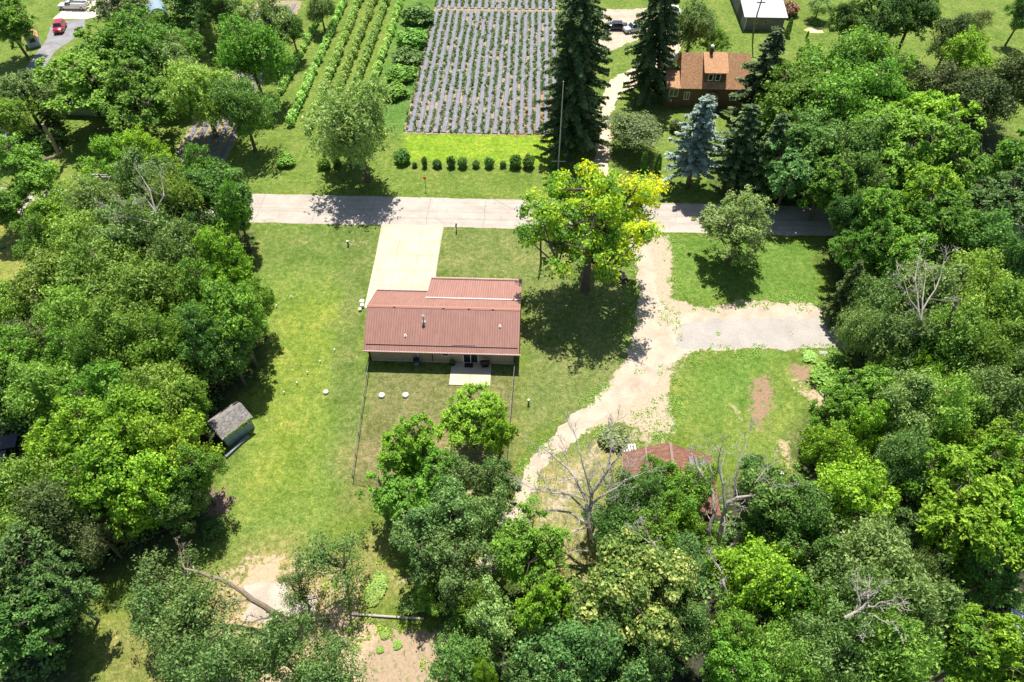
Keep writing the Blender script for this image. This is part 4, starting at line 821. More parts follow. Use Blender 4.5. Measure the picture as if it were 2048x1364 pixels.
for k_ in range(26): xx = mm_.uniform(-1.9, 1.7); mo.box(xx, -1.64, 2.165, xx + mm_.uniform(.08, .3), -1.5, 2.2 + mm_.uniform(.02, .05))
mo.build('moss', plain('moss', (.20, .25, .05), .95, 0, .3), ro_)
fo = MB().box(.45, -1.42, 1.3, 1.3, -1.355, 1.95).build('window', WHITE, t); MB().box(.53, -1.44, 1.37, .85, -1.425, 1.88).box(.9, -1.44, 1.37, 1.22, -1.425, 1.88).build('pane', GLASS, fo)
a_, b_ = G(452, 911, .3), G(495, 871, .3); t = thing('timber_beam', ((a_[0] + b_[0]) / 2, (a_[1] + b_[1]) / 2, 0), math.atan2(b_[1] - a_[1], b_[0] - a_[0]), 'long grey planks leaning low along the weathered shed', 'plank')
MB().box(-1.65, -.2, .02, 1.65, .0, .34).box(-1.6, .02, .02, 1.55, .18, .28).build('plank', plain('grey_plank', (.20, .215, .24), .7, 0, .3), t)
MB().box(-1.3, -.26, 0, -1.2, .25, .02).box(1.2, -.26, 0, 1.3, .25, .02).build('skid', DARKTRIM, t)
# little play house top left
g = G(65, 92); t = thing('garden_shed', (g[0] + .2, g[1] + .6, 0), .55, 'tiny grey shed with a terracotta roof beside the tree at upper left', 'shed')
MB().box(-1.1, -1.2, 0, 1.1, 1.2, 2.0).add([(-1.1, -1.2, 2.0), (1.1, -1.2, 2.0), (0, -1.2, 2.8), (-1.1, 1.2, 2.0), (1.1, 1.2, 2.0), (0, 1.2, 2.8)], [(0, 1, 2), (4, 3, 5)]).build('wall', plain('pale_grey_boards', (.38, .42, .45), .7), t)
MB().slab([(-1.35, -1.5, 1.85), (0, -1.5, 2.9), (0, 1.5, 2.9), (-1.35, 1.5, 1.85)], .07).slab([(0, -1.5, 2.9), (1.35, -1.5, 1.85), (1.35, 1.5, 1.85), (0, 1.5, 2.9)], .07).build('roof', plain('terracotta', (.48, .22, .13), .8, 0, .25), t)
fo = MB().box(-.5, -1.26, .95, .55, -1.205, 1.75).build('window', DARKTRIM, t); MB().box(-1.1, -1.23, 0, -.98, -1.202, 2.0).box(.98, -1.23, 0, 1.1, -1.202, 2.0).build('corner_trim', WHITE, t)
# green-white cottage under the big ash
g = G(185, 232); t = thing('low_cottage', (g[0], g[1] + 2.5, 0), -.02, 'low pale green-grey house almost hidden under the big tree at upper left', 'house')
gable = MB().box(-5.2, -2.5, 0, 5.2, 2.5, 2.5); gable.build('wall', plain('pale_green_boards', (.32, .36, .31), .8), t)
MB().slab([(-5.6, -2.9, 2.4), (5.6, -2.9, 2.4), (5.6, 0, 3.5), (-5.6, 0, 3.5)], .1).slab([(-5.6, 0, 3.5), (5.6, 0, 3.5), (5.6, 2.9, 2.4), (-5.6, 2.9, 2.4)], .1).build('roof', plain('faded_green_roof', (.22, .25, .21), .8, 0, .25), t)
for xx in (-3.6, 0, 3.0): fo = MB().box(xx, -2.57, .9, xx + 1.1, -2.505, 1.9).build('window', WHITE, t); MB().box(xx + .1, -2.59, 1.0, xx + 1.0, -2.575, 1.8).build('pane', GLASS, fo)
# box trailer at the top edge
g = G(202, 28); t = thing('box_trailer', (g[0] + 2.2, g[1] + 3, 0), .05, 'white box trailer cut by the top edge beside the pickup', 'trailer')
MB().box(-1.9, -3.2, .5, 1.9, 3.2, 2.7).build('box', plain('trailer_white', (.62, .63, .62), .5), t, bevel=.06); MB().box(-1.7, -4.2, .45, 1.7, -3.2, .55).build('hitch', DARKTRIM, t)
for sx_ in (-1, 1):
    for yy in (-.9, .3): MB().tube([(sx_ * 1.6, yy, .38), (sx_ * 1.88, yy, .38)], .38, 16).build('wheel', DARKTRIM, t)
# blue-grey tarp shed near top, metal sheet at lower right, dark hutches at left, shingled scrap roof in left wood
g = G(317, 30); t = thing('tarp_shelter', (g[0], g[1], 0), .5, 'blue-grey arched shelter behind trees near the top left', 'shelter'); tp = MB(); P_ = [(2.0 * math.cos(a), 2.4 * math.sin(a)) for a in np.linspace(0, math.pi, 13)]
tp.add([(x, -2.6, z) for x, z in P_] + [(x, 2.6, z) for x, z in P_], [(i, i + 1, 14 + i, 13 + i) for i in range(12)] + [tuple(range(12, -1, -1)), tuple(range(13, 26))]); tp.build('cover', plain('blue_tarp', (.22, .29, .36), .6), t); MB().tube([(0, -2.62, 0), (0, -2.62, 2.38)], .04, 6).build('frame', DARKTRIM, t)
g = G(2040, 1262, 2.4); t = thing('metal_shed', (g[0] + 1.1, g[1], 0), -.35, 'grey metal shed roof at the lower right edge', 'shed'); MB().box(-1.5, -1.3, 0, 1.5, 1.3, 2.1).build('wall', plain('metal_wall', (.3, .32, .34), .6), t); MB().slab([(-1.7, -1.5, 2.1), (1.7, -1.5, 2.1), (1.7, 1.5, 2.5), (-1.7, 1.5, 2.5)], .07).build('roof', ribbed('galv_roof', (.36, .38, .41), .3, 'X', .5, .15, .4, .3), t)
HM = plain('hutch_dark', (.03, .03, .036), .7, 0, .3)  # dark crate colour, darkened further for the shade they stand in
for px, py, w_, d_, h_, rz_, lb in ((50, 944, 1.3, 1.2, 1.35, .35, 'square dark crate by the left wood edge, the nearest of the three boxes'), (8, 925, 1.4, 1.1, 1.2, .3, 'dark box cut by the left edge beside the other crates'), (22, 893, 2.0, 1.6, .9, .25, 'long low dark crate behind the other two at the left edge')):
    g = G(px, py); t = thing('dark_crate', g, rz_, lb, 'crate', 'dark crates at the left edge'); MB().box(-w_ / 2, -d_ / 2, 0, w_ / 2, d_ / 2, h_).build('body', HM, t, bevel=.03); MB().slab([(-w_ / 2 - .08, -d_ / 2 - .08, h_ + .06), (w_ / 2 + .08, -d_ / 2 - .08, h_ + .06), (w_ / 2 + .08, d_ / 2 + .08, h_ + .12), (-w_ / 2 - .08, d_ / 2 + .08, h_ + .12)], .06).build('lid', plain('hutch_lid', (.05, .05, .058), .6, 0, .3), t)
g = G(50, 650, 1); t = thing('collapsed_hut', (g[0], g[1], 0), .2, 'faded pinkish hut roof glimpsed inside the left wood', 'hut'); MB().box(-1.3, -1.1, 0, 1.3, 1.1, 1.9).build('wall', HM, t); MB().slab([(-1.5, -1.3, 1.9), (1.5, -1.3, 1.9), (1.5, 1.3, 2.4), (-1.5, 1.3, 2.4)], .07).build('roof', plain('pink_roof', (.42, .32, .27), .85, 0, .3), t)
# slabs, logs, timbers
for px, py, lb in ((1651, 706, 'flat grey paving slab beside the gravel pad, farther of the two'), (1661, 712, 'flat grey paving slab beside the gravel pad, nearer of the two')):
    g = G(px, py); tag(MB().box(-.75, -.28, 0, .75, .28, .07).build('paving_slab', plain('slab_grey', (.34, .32, .31), .8, 0, .15), None, bevel=.01), lb, 'paving slab', 'grey paving slabs').location = (g[0], g[1], 0)
def log(name, P, r_, lb, mt=DEADWOOD, cat='log'):
    return tag(MB().tube([G(*p) for p in P], r_, 8).build(name, mt), lb, cat)
log('log', [(1688, 741, .25), (1740, 744, .22)], .16, 'short pale log at the wood edge right of the bare soil')
log('timber', [(703, 1228, .15), (790, 1234, .15), (848, 1237, .15)], .12, 'long weathered timber edging the dirt bed at bottom centre')
log('log', [(1655, 800, .15), (1640, 784, .15), (1628, 770, .2)], .10, 'thin pale fallen stick by the shrubs right of the bare soil')
# satellite dishes on the dead tree side
t = thing('satellite_dish', (*G(1541, 975)[:2], 0), 2.6, 'white twin round lamps on a post right of the rusty barn', 'yard lamp'); MB().tube([(0, 0, 0), (0, .1, 3.2)], .06, 8).build('pole', MG, t)
for dx in (-.22, .22): MB().lathe([(.02, 3.15), (.19, 3.24), (.24, 3.4), (.16, 3.5), (.02, 3.53)], (dx, .1, 0), 14).build('lamp_head', plain('opal', (.85, .85, .82), .4, 0, .02), t, True)
# utility poles
t = thing('utility_pole', (44.2, 138.7, 0), 0, 'leaning utility pole in front of the grey barn', 'utility pole'); MB().tube([(0, 0, -.1), (-1.2, -3.0, 5), (-2.1, -6.2, 9.4)], [.16, .14, .11], 10).build('shaft', plain('pole_wood', (.20, .17, .15), .9), t); MB().box(-2.9, -6.4, 8.7, -1.3, -6.2, 8.85).build('crossarm', BARK, t)
g = G(195, 352, 10.5); t = thing('utility_pole', (g[0], g[1] + .4, 0), 0, 'utility pole with crossarms rising from the left roadside trees', 'utility pole'); MB().tube([(0, 0, -.1), (0, 0, 10.6)], [.17, .11], 10).build('shaft', MC['pole_wood'], t)
for yy, zz in ((0, 10.3), (.5, 9.6)): 
    cr = MB().box(-1.2, yy - .06, zz, 1.2, yy + .06, zz + .12).build('crossarm', DEADWOOD, t)
    for xx in (-1.05, -.5, .5, 1.05): MB().lathe([(.04, 0), (.07, .08), (.03, .2)], (xx, yy, zz + .12), 8).build('insulator', plain('porcelain', (.6, .6, .58), .3), cr)
MB().lathe([(.2, 8.1), (.22, 9.0), (.1, 9.1)], (.3, 0, 0), 14).build('transformer', MG, t)
a_, b_ = G(244, 314, 0), G(269, 255, 5.0); tag(MB().tube([a_, b_], .045, 6).build('guy_wire', plain('guy_grey', (.45, .47, .47), .5)), 'thin grey guy wire sloping up before the big tree at upper left', 'guy wire')
def snag(name, P, rad, lb):
    g0 = G(*P[0]); t = thing(name, (g0[0], g0[1], 0), 0, lb, 'tree'); return t, MB().tube([tuple(np.array(G(*p)) - np.array([g0[0], g0[1], 0])) for p in P], rad, 9).build('trunk', BARKPALE, t)

# ================================================================ vehicles
def paint(name, col, rough=.3):
    if name in MC: return MC[name]
    m, n, out = new_mat(name); b = bsdf(n, out, col, rough, .0, .5, noise(n, 2, 3), .02, .01); b.inputs['Coat Weight'].default_value = .6; MC[name] = m; return m
def loft(mbv, secs):
    """secs: (y, list of (x,z) half profile from sill to centre top)"""
    b = len(mbv.v); k = len(secs[0][1]); W = 2 * k - 1
    for y, pf in secs:
        row = [(x, y, z) for x, z in pf] + [(-x, y, z) for x, z in pf[-2::-1]]; mbv.v += row
    for i in range(len(secs) - 1):
        for j in range(W - 1): mbv.f.append((b + i * W + j, b + i * W + j + 1, b + (i + 1) * W + j + 1, b + (i + 1) * W + j))
        mbv.f.append((b + i * W, b + (i + 1) * W, b + (i + 1) * W + W - 1, b + i * W + W - 1))
    mbv.f.append(tuple(b + j for j in range(W))[::-1]); mbv.f.append(tuple(b + (len(secs) - 1) * W + j for j in range(W))); return mbv
def car(name, loc_, rz, col, lb, kind='suv', L_=4.6, grp=None):
    t = thing(name, loc_, rz, lb, 'pickup truck' if kind == 'pickup' else 'car', grp); pt = paint('paint_%s' % name, col); hw = .92; l = L_ / 2
    def pf(w, z0, z1, top): return [(w, z0), (w * 1.02, (z0 + z1) / 2), (w, z1), (w * .9, top), (0, top + .03)]
    hood = .98
    S = [(-l, pf(hw * .86, .42, .7, .78)), (-l + .15, pf(hw * .95, .35, .78, hood - .06)), (-l + 1.15, pf(hw, .3, .85, hood + .03))]
    S += [(0, pf(hw, .3, .85, hood + .04)), (l - .15, pf(hw * .97, .32, .85, hood + .02)), (l, pf(hw * .9, .45, .8, hood - .05))]
    loft(MB(), S).build('body', pt, t, True)
    ch_ = .62 if kind != 'sedan' else .48
    if kind == 'pickup': y0, y1 = -l + 1.5, -l + 3.0
    else: y0, y1 = -l + 1.15, l - (.25 if kind == 'suv' else .9)
    gh = MB(); loft(gh, [(y0, [(hw * .88, .97), (hw * .86, .99), (0, 1.0)]), (y0 + .55, [(hw * .88, .97), (hw * .72, .97 + ch_), (0, 1.0 + ch_)]), (y1 - .3, [(hw * .88, .97), (hw * .72, .97 + ch_), (0, 1.0 + ch_)]), (y1, [(hw * .87, .97), (hw * .8, 1.0 + ch_ * .2), (0, 1.03 + ch_ * .2)])]); gh.build('window', GLASS, t, False)
    MB().slab([(-hw * .73, y0 + .52, 1.0 + ch_), (hw * .73, y0 + .52, 1.0 + ch_), (hw * .73, y1 - .26, 1.0 + ch_), (-hw * .73, y1 - .26, 1.0 + ch_)], .04).build('roof', pt, t, bevel=.015)
    for yy in (y0 + .5, (y0 + y1) / 2 + .1, y1 - .3):
        for sx_ in (-1, 1): MB().tube([(sx_ * hw * .885, yy + (-.4 if yy < y0 + .6 else 0), .97), (sx_ * hw * .735, yy, .99 + ch_)], .035, 6).build('pillar', pt, t)
    if kind == 'pickup':
        bd = MB().box(-hw, y1 + .05, .97, -hw + .38, l, 1.45).box(hw - .38, y1 + .05, .97, hw, l, 1.45).box(-hw + .38, l - .1, .97, hw - .38, l - .01, 1.3); bd.build('utility_bed', pt, t, bevel=.02)
        MB().box(-hw + .385, y1 + .1, 1.06, hw - .385, l - .12, 1.09).build('bed_floor', DARKTRIM, t)
        rk = MB()
        for sx_ in (-1, 1): rk.tube([(sx_ * .7, -l + 1.9, 1.75), (sx_ * .7, l - .1, 1.75)], .03, 6); 
        for yy in (-l + 2.1, -l + 3.4, l - .3): rk.tube([(-.72, yy, 1.75), (.72, yy, 1.75)], .028, 6); 
        for sx_ in (-.72, .72):
            for yy in (y1 + .3, l - .3): rk.tube([(sx_, yy, 1.4), (sx_, yy, 1.75)], .028, 6)
        rk.build('ladder_rack', plain('rack_grey', (.4, .4, .4), .4, .4), t)
        MB().box(-.35, -l + 2.0, 1.79, -.1, l - .2, 1.85).build('ladder', plain('rust_orange', (.5, .2, .1), .6), t)
    for sx_ in (-1, 1):
        for yy in (-l + .85, l - .9):
            wh = MB().tube([(sx_ * (hw - .2), yy, .35), (sx_ * (hw + .03), yy, .35)], .36, 18).build('wheel', plain('tyre', (.02, .02, .02), .8), t); MB().tube([(sx_ * (hw + .02), yy, .35), (sx_ * (hw + .045), yy, .35)], .2, 12).build('rim', plain('rim', (.5, .5, .52), .3, .7), wh)
        MB().box(sx_ * .62 - .17, -l - .01, .62, sx_ * .62 + .17, -l + .08, .78).build('headlight', plain('lamp_clear', (.7, .72, .74), .15), t); MB().box(sx_ * .72 - .1, l - .06, .65, sx_ * .72 + .1, l + .01, .9).build('tail_light', plain('lamp_red', (.4, .01, .01), .25), t)
        MB().box(sx_ * (hw + .1) - .1, y0 + .25, .97, sx_ * (hw + .1) + .1, y0 + .38, 1.12).build('mirror', pt, t)
    return t
g = G(122, 60); car('red_suv', g, R(14), (.36, .008, .018), 'dark red hatchback car with its near end toward us on the asphalt drive', 'suv', 4.3)
g = G(149, 17); car('white_pickup', g, R(-90), (.78, .78, .77), 'white utility pickup with a ladder rack on the concrete yard', 'pickup', 6.0)
g = G(172, 3); car('dark_car', (g[0] + 2.0, g[1] + 2.0, 0), R(-75), (.03, .035, .045), 'dark car half hidden behind the white pickup', 'sedan', 4.5)
g = G(1334, 80); car('grey_car', g, R(-105), (.30, .29, .26), 'grey-beige sedan at the lane bend behind the tall spruce', 'sedan', 4.5, 'cars by the lane')
g = G(1232, 58); car('black_car', g, R(-90), (.012, .012, .02), 'black car left of the tall spruce near the top', 'sedan', 4.5, 'cars by the lane')
g = G(1268, 62); car('silver_car', g, R(-70), (.45, .47, .50), 'silver car seen through the spruce branches near the top', 'suv', 4.6, 'cars by the lane')
g = G(1338, 28); car('white_car', g, R(-95), (.72, .72, .70), 'white car parked at the head of the dirt lane', 'suv', 4.4, 'cars by the lane')

# ================================================================ trees
GL, GRt, GT, GB = 'trees in the left wood', 'trees in the right wood', 'trees at the top of the picture', 'trees along the bottom'
TR = [
# --- upper left
('spray','maple','broadleaf_tree',185,172,84,13,'broad dark green tree with drooping sprays over the pale cottage, upper left',GT),
('spray','maple','broadleaf_tree',262,190,72,14,'dark drooping tree right of the cottage with a visible leaning trunk',GT),
('spray','maple','broadleaf_tree',222,108,74,13,'drooping tree just right of the asphalt drive, upper left',GT),
('weep','maple','willow_tree',285,95,75,14,'shaggy dark tree between the asphalt drive and the side field',GT),
('weep','grey','willow_tree',345,125,58,12,'greyish shaggy tree above the dark gap by the side field',GT),
('round','maple','broadleaf_tree',345,55,38,8,'small mid-green round tree left of the small grey willow',GT),
('weep','grey','willow_tree',398,58,28,7,'small grey-green willow standing alone near the top',GT),
('spray','olive','broadleaf_tree',250,22,50,11,'olive-toned tree by the white box trailer',GT),
('round','dark','broadleaf_tree',400,8,60,12,'dark tree cut by the top edge left of the side field',GT),
('round','dark','broadleaf_tree',445,28,40,12,'dark tree at the top between the side field and glossy maple',GT),
('round','maple','broadleaf_tree',375,95,34,8,'mid-green crown tucked between the grey willow and dark drooping tree',GT),
('weep','maple','willow_tree',498,108,62,15,'tall dark willow over the side field, right crown',GT),
('weep','locust','willow_tree',398,180,68,14,'drooping light-tipped willow over the near end of the side field',GT),
('weep','dark','willow_tree',482,215,50,13,'dark inner willow beside the right edge of the side field',GT),
('round','pale','maple_tree',532,45,52,13,'glossy pale-leaved maple near the top left of the berry rows',GT),
('round','dark','broadleaf_tree',582,55,28,10,'darker tree just right of the glossy pale-leaved maple',GT),
('weep','grey','willow_tree',640,15,28,8,'little grey-green tree at the head of the first berry row',GT),
('spray','maple','broadleaf_tree',18,48,44,11,'bright-edged tree over the tiny terracotta-roofed shed',GT),
('weep','grey','willow_tree',40,185,60,11,'pale feathery willow at the left edge above the road',GT),
('weep','locust','willow_tree',5,235,45,10,'feathery willow cut by the left edge above the road',GT),
('round','dark','broadleaf_tree',4,4,26,9,'dark tree filling the top left corner',GT),
# --- roadside left
('round','maple','maple_tree',50,345,66,11,'green maple at the left edge straddling the road verge',GL),
('spray','maple','broadleaf_tree',12,405,42,9,'low leafy tree at the left edge over the road',GL),
('round','bright','maple_tree',135,430,52,10,'bright green tree hanging over the road near the left edge',GL),
('round','maple','maple_tree',75,478,48,9,'mid-green tree beside the dry lawn at the left edge',GL),
('round','bright','maple_tree',238,335,62,11,'bright green tree just below the guy wire',GL),
('round','bright','maple_tree',298,318,42,11,'bright green tree touching the near end of the side field',GL),
('feather','grey','locust_tree',205,420,56,12,'grey twiggy locust by the crossarm pole',GL),
('feather','grey','locust_tree',300,372,58,14,'grey-green feathery locust left of the glossy dark maple',GL),
('round','maple','maple_tree',405,362,50,11,'dark glossy maple at the far end of the left wood',GL),
('round','dark','maple_tree',445,395,62,13,'dark glossy maple reaching over the road left of the driveway',GL),
('round','maple','maple_tree',470,420,36,12,'rightmost maple tuft overhanging the road',GL),
('weep','locust','locust_tree',355,420,60,14,'pale feathery crown in the middle of the left roadside trees',GL),
('feather','grey','locust_tree',270,470,66,14,'grey-green feathery crown below the twiggy locust',GL),
('round','dark','broadleaf_tree',400,478,44,10,'small dark tree in the gap above the bright round crown',GL),
('round','bright','maple_tree',448,535,56,13,'bright yellow-green round crown at the right of the left wood',GL),
('feather','grey','locust_tree',368,515,52,13,'dull grey feathery crown left of the bright round crown',GL),
('feather','locust','locust_tree',165,500,66,12,'soft light green crown right of the dry lawn',GL),
# --- left wood, middle
('feather','locust','locust_tree',110,565,66,11,'soft light green crown at the wood edge below the dry lawn',GL),
('feather','locust','locust_tree',215,560,74,13,'broad soft green crown, centre of the left wood',GL),
('feather','locust','locust_tree',310,590,72,13,'broad soft green crown right of the wood centre',GL),
('round','maple','broadleaf_tree',395,610,58,13,'mid-green crown left of the dense dark maple',GL),
('round','maple','maple_tree',470,640,64,14,'dense maple with dull leaf tips bulging onto the lawn',GL),
('round','maple','maple_tree',505,610,40,10,'small maple crown jutting farthest onto the lawn',GL),
('round','dark','maple_tree',455,700,54,11,'dark maple casting shade onto the lawn above the shed',GL),
('round','dark','broadleaf_tree',400,690,52,13,'dark crown at the heart of the shaded hollow',GL),
('feather','locust','locust_tree',160,640,66,12,'soft green crown left of the wood centre',GL),
('feather','locust','locust_tree',245,665,62,13,'lumpy light green crown above the dark hollow',GL),
('feather','maple','locust_tree',320,690,62,12,'mid-green crown above the dark hollow, right side',GL),
('thin','olive','broadleaf_tree',60,655,52,7,'thin scrubby tree with bare twigs by the pinkish hut',GL),
('feather','locust','locust_tree',20,620,48,9,'light feathery tree at the left edge below the dry lawn',GL),
('round','maple','broadleaf_tree',125,730,54,10,'mid-green crown left of the blue-grey glimmer in the wood',GL),
('feather','locust','locust_tree',188,720,46,12,'light tufted crown above the dark hollow, left side',GL),
('round','maple','broadleaf_tree',20,730,62,11,'mid-green crown at the left edge, mid height',GL),
('round','dark','broadleaf_tree',15,800,50,9,'dark crown at the left edge above the crates',GL),
# --- left wood, lower
('feather','locust','locust_tree',95,790,62,12,'soft green crown left of the yellow-green crowns',GL),
('round','maple','broadleaf_tree',205,800,66,12,'mid-green crown behind the yellow-green crowns',GL),
('feather','locust','locust_tree',322,800,66,12,'soft green crown above and left of the weathered shed',GL),
('round','maple','broadleaf_tree',378,815,46,10,'mid-green crown touching the weathered shed roof',GL),
('round','bright','maple_tree',155,875,78,13,'yellow-green crown right of the dark crates',GL),
('round','bright','maple_tree',250,885,82,14,'yellow-green crown in the middle of the lit group',GL),
('round','bright','maple_tree',345,890,72,13,'yellow-green crown left of the weathered shed',GL),
('round','bright','maple_tree',200,965,76,13,'yellow-green crown at the near side of the lit group',GL),
('round','bright','maple_tree',290,980,72,12,'yellow-green crown nearest the shaded grass',GL),
('round','maple','maple_tree',385,945,58,11,'mid-green crown below the weathered shed',GL),
('round','dark','maple_tree',350,1015,52,9,'dark low crown over the shaded grass',GL),
('feather','locust','locust_tree',50,985,66,12,'soft green crown just below the dark crates',GL),
('feather','olive','locust_tree',120,1025,62,12,'dull green crown below the yellow-green group',GL),
('feather','locust','locust_tree',35,1065,62,12,'soft green crown at the left edge, lower part',GL),
('thin','olive','broadleaf_tree',195,1070,52,8,'thin brownish tree at the edge of the shaded grass',GL),
('spray','teal','broadleaf_tree',55,1150,78,13,'blue-green crown at the lower left',GL),
('spray','teal','broadleaf_tree',125,1190,54,11,'blue-green crown jutting toward the sunlit grass, lower left',GL),
('spray','dark','broadleaf_tree',40,1250,76,11,'dark green crown at the lower left edge',GL),
('spray','bright','broadleaf_tree',15,1230,34,12,'small bright spray cut by the lower left edge',GL),
# --- front left elms
('thin','oak','elm_tree',345,1165,78,9,'sparse grey-green elm left of the leaning branch',GB),
('sparse','oak','elm_tree',375,1250,78,11,'grey-green elm crown at the bottom left of centre',GB),
('sparse','oak','elm_tree',310,1225,58,9,'grey-green elm crown nearest the shaded grass at bottom',GB),
('sparse','oak','elm_tree',430,1325,82,12,'grey-green elm cut by the bottom edge, left one',GB),
('sparse','oak','elm_tree',555,1300,76,12,'grey-green elm at the bottom edge below the pale slab',GB),
('sparse','oak','elm_tree',660,1345,62,10,'grey-green elm at the bottom edge beside the dirt bed',GB),
('thin','oak','elm_tree',672,1115,66,9,'see-through thin tree on the lawn left of the walnut group',GB),
('thin','oak','elm_tree',600,1185,48,6,'low sparse branch cluster over the pale slab',GB),
# --- front centre
('spray','maple','walnut_tree',872,955,44,10,'feathery green crown linking the lower fence walnut and the oaks',GB),
('spray','bright','walnut_tree',945,838,62,9,'light green walnut standing inside the fenced yard',GB),
('spray','bright','walnut_tree',820,905,60,11,'walnut over the lower fence, left of the yard walnut',GB),
('spray','maple','walnut_tree',815,985,62,10,'lower half-shaded walnut outside the lower left fence',GB),
('spray','bright','walnut_tree',1000,865,34,10,'narrow green tree standing on the right fence line',GB),
('open','oak','oak_tree',905,960,62,10,'small open oak at the middle of the lower fence',GB),
('open','oak','oak_tree',1000,965,44,10,'small dark oak against the gravel drive bend',GB),
('open','oak','oak_tree',895,1030,72,12,'dark oak in front of the lower fence, left of the drive',GB),
('open','oak','oak_tree',965,1050,64,12,'dark oak at the left edge of the drive end',GB),
('open','oak','oak_tree',845,1090,70,11,'bluish oak over the shrubs left of the drive end',GB),
('open','oak','oak_tree',910,1135,72,11,'bluish oak nearest the bottom, left of the drive end',GB),
('round','maple','shrub_tree',870,1190,36,5,'low bright bushy tree above the weathered timber',GB),
('spray','maple','ailanthus_tree',1060,1110,66,12,'fresh green frond-leaved tree right of the drive end',GB),
('round','maple','mulberry_tree',950,1215,48,10,'dark green crown right of the dirt bed',GB),
('open','pale','mulberry_tree',985,1245,66,12,'pale speckled crown at bottom centre',GB),
('spray','bright','ailanthus_tree',1085,1225,56,13,'light frond-leaved crown left of the yellow-blossomed linden',GB),
('round','dark','broadleaf_tree',925,1320,64,9,'very dark crown over the dirt bed shadow at the bottom',GB),
('round','bright','broadleaf_tree',965,1350,28,11,'small bright crown cut by the bottom edge at centre',GB),
('round','teal','broadleaf_tree',1110,1320,78,13,'blue-green crown at the bottom edge, left of centre right',GB),
('round','teal','broadleaf_tree',1215,1330,78,14,'blue-green crown at the bottom below the linden',GB),
('round','teal','broadleaf_tree',1060,1340,58,12,'blue-green crown at the bottom edge beside the pale speckled one',GB),
('open','oak','broadleaf_tree',1190,1040,34,5,'low scrubby tree under the left dead tree',GB),
('feather','dark','juniper_tree',1278,1000,56,9,'dark feathery tree at the left of the rusty barn',GB),
('open','maple','broadleaf_tree',1335,1010,50,9,'fresh green crown spilling down the near side of the barn',GB),
('round','maple','broadleaf_tree',1545,230,50,10,'leafy crown hiding the right end of the brown house',GRt),
('feather','dark','juniper_tree',1240,1065,52,8,'dark feathery tree below left of the rusty barn',GB),
('open','maple','broadleaf_tree',1318,950,38,9,'fresh green crown climbing over the barn ridge',GB),
('open','maple','broadleaf_tree',1372,985,54,9,'fresh green crown over the right barn slope',GB),
('open','bright','broadleaf_tree',1402,962,32,7,'lime green small crown at the right corner of the barn',GB),
('open','bright','broadleaf_tree',1370,1040,46,8,'bright crown in front of the red barn wall',GB),
('open','maple','broadleaf_tree',1300,1075,54,9,'green crown between the two dead trees',GB),
('feather','teal','juniper_tree',1360,1120,50,8,'bluish soft crown above right of the linden',GB),
('open','maple','broadleaf_tree',1420,1090,38,4,'green crown around the foot of the forked dead tree',GB),
('round','dark','broadleaf_tree',1515,950,40,6,'dark green crown left of the twin lamps',GB),
('round','dark','maple_tree',1555,1010,80,12,'large dark green crown right of the forked dead tree',GB),
('round','dark','maple_tree',1610,1070,64,12,'dark green crown before the black gap',GB),
('round','dark','maple_tree',1512,1050,42,7,'dark green crown just right of the forked dead tree',GB),
('round','bright','broadleaf_tree',1515,1155,76,13,'bright leafy crown right of the broken stump tree',GB),
('spray','maple','broadleaf_tree',1580,1215,62,13,'frond-leaved crown between the bright crown and the grey elms',GB),
('round','maple','broadleaf_tree',1470,1260,62,11,'mid-green crown below the broken stump tree',GB),
('feather','oak','broadleaf_tree',1365,1260,50,11,'soft grey-green crown right of the linden foot',GB),
('round','maple','broadleaf_tree',1470,1340,70,12,'leafy crown at the bottom edge right of the black gap',GB),
('round','teal','broadleaf_tree',1290,1350,50,12,'blue-green crown at the bottom edge beside the black gap',GB),
('feather','locust','broadleaf_tree',1560,1330,66,13,'light feathery crown at the bottom edge below the frond tree',GB),
# --- right lower
('feather','grey','elm_tree',1730,1135,86,14,'pale grey-green elm crown topped by the bare white branch',GRt),
('feather','grey','elm_tree',1700,1210,74,14,'pale grey-green elm crown left below the bare white branch',GRt),
('feather','grey','elm_tree',1800,1225,82,15,'pale grey-green elm crown right below the bare white branch',GRt),
('feather','grey','elm_tree',1660,1300,72,14,'pale elm crown at the bottom right, left one',GRt),
('feather','locust','elm_tree',1770,1320,84,15,'pale elm crown at the bottom right, middle one',GRt),
('thin','oak','broadleaf_tree',1850,1165,48,10,'thin scrubby tree by the black shade at lower right',GRt),
('spray','maple','walnut_tree',1880,1290,70,13,'green drooping crown right of the pale elms at the bottom',GRt),
('spray','bright','walnut_tree',1960,1310,76,14,'bright drooping crown at the bottom right near the metal shed',GRt),
('spray','bright','walnut_tree',2035,1345,44,12,'bright drooping crown in the bottom right corner',GRt),
('spray','bright','walnut_tree',1925,930,80,14,'bright tiered walnut crown at the right, upper left part',GRt),
('spray','bright','walnut_tree',2005,925,70,14,'bright tiered walnut crown cut by the right edge, upper',GRt),
('spray','bright','walnut_tree',1940,1040,88,14,'bright tiered walnut crown at the right, middle',GRt),
('spray','bright','walnut_tree',2025,1060,66,14,'bright tiered walnut crown cut by the right edge, lower',GRt),
('spray','dark','walnut_tree',1985,1145,60,10,'dark shaded walnut crown above the metal shed',GRt),
('spray','teal','broadleaf_tree',1815,1060,42,7,'bluish low tree in the shade left of the walnuts',GRt),
('round','bright','broadleaf_tree',1700,985,74,13,'yellow-green crown left of the tiered walnuts',GRt),
('round','bright','broadleaf_tree',1660,905,56,11,'yellow-green crown at the wood edge right of the rusty barn',GRt),
('feather','oak','broadleaf_tree',1800,930,50,12,'grey-green crown between the yellow-green and the tiered walnuts',GRt),
('spray','maple','walnut_tree',1715,800,58,11,'dark fresh green crown at the wood edge near the log',GRt),
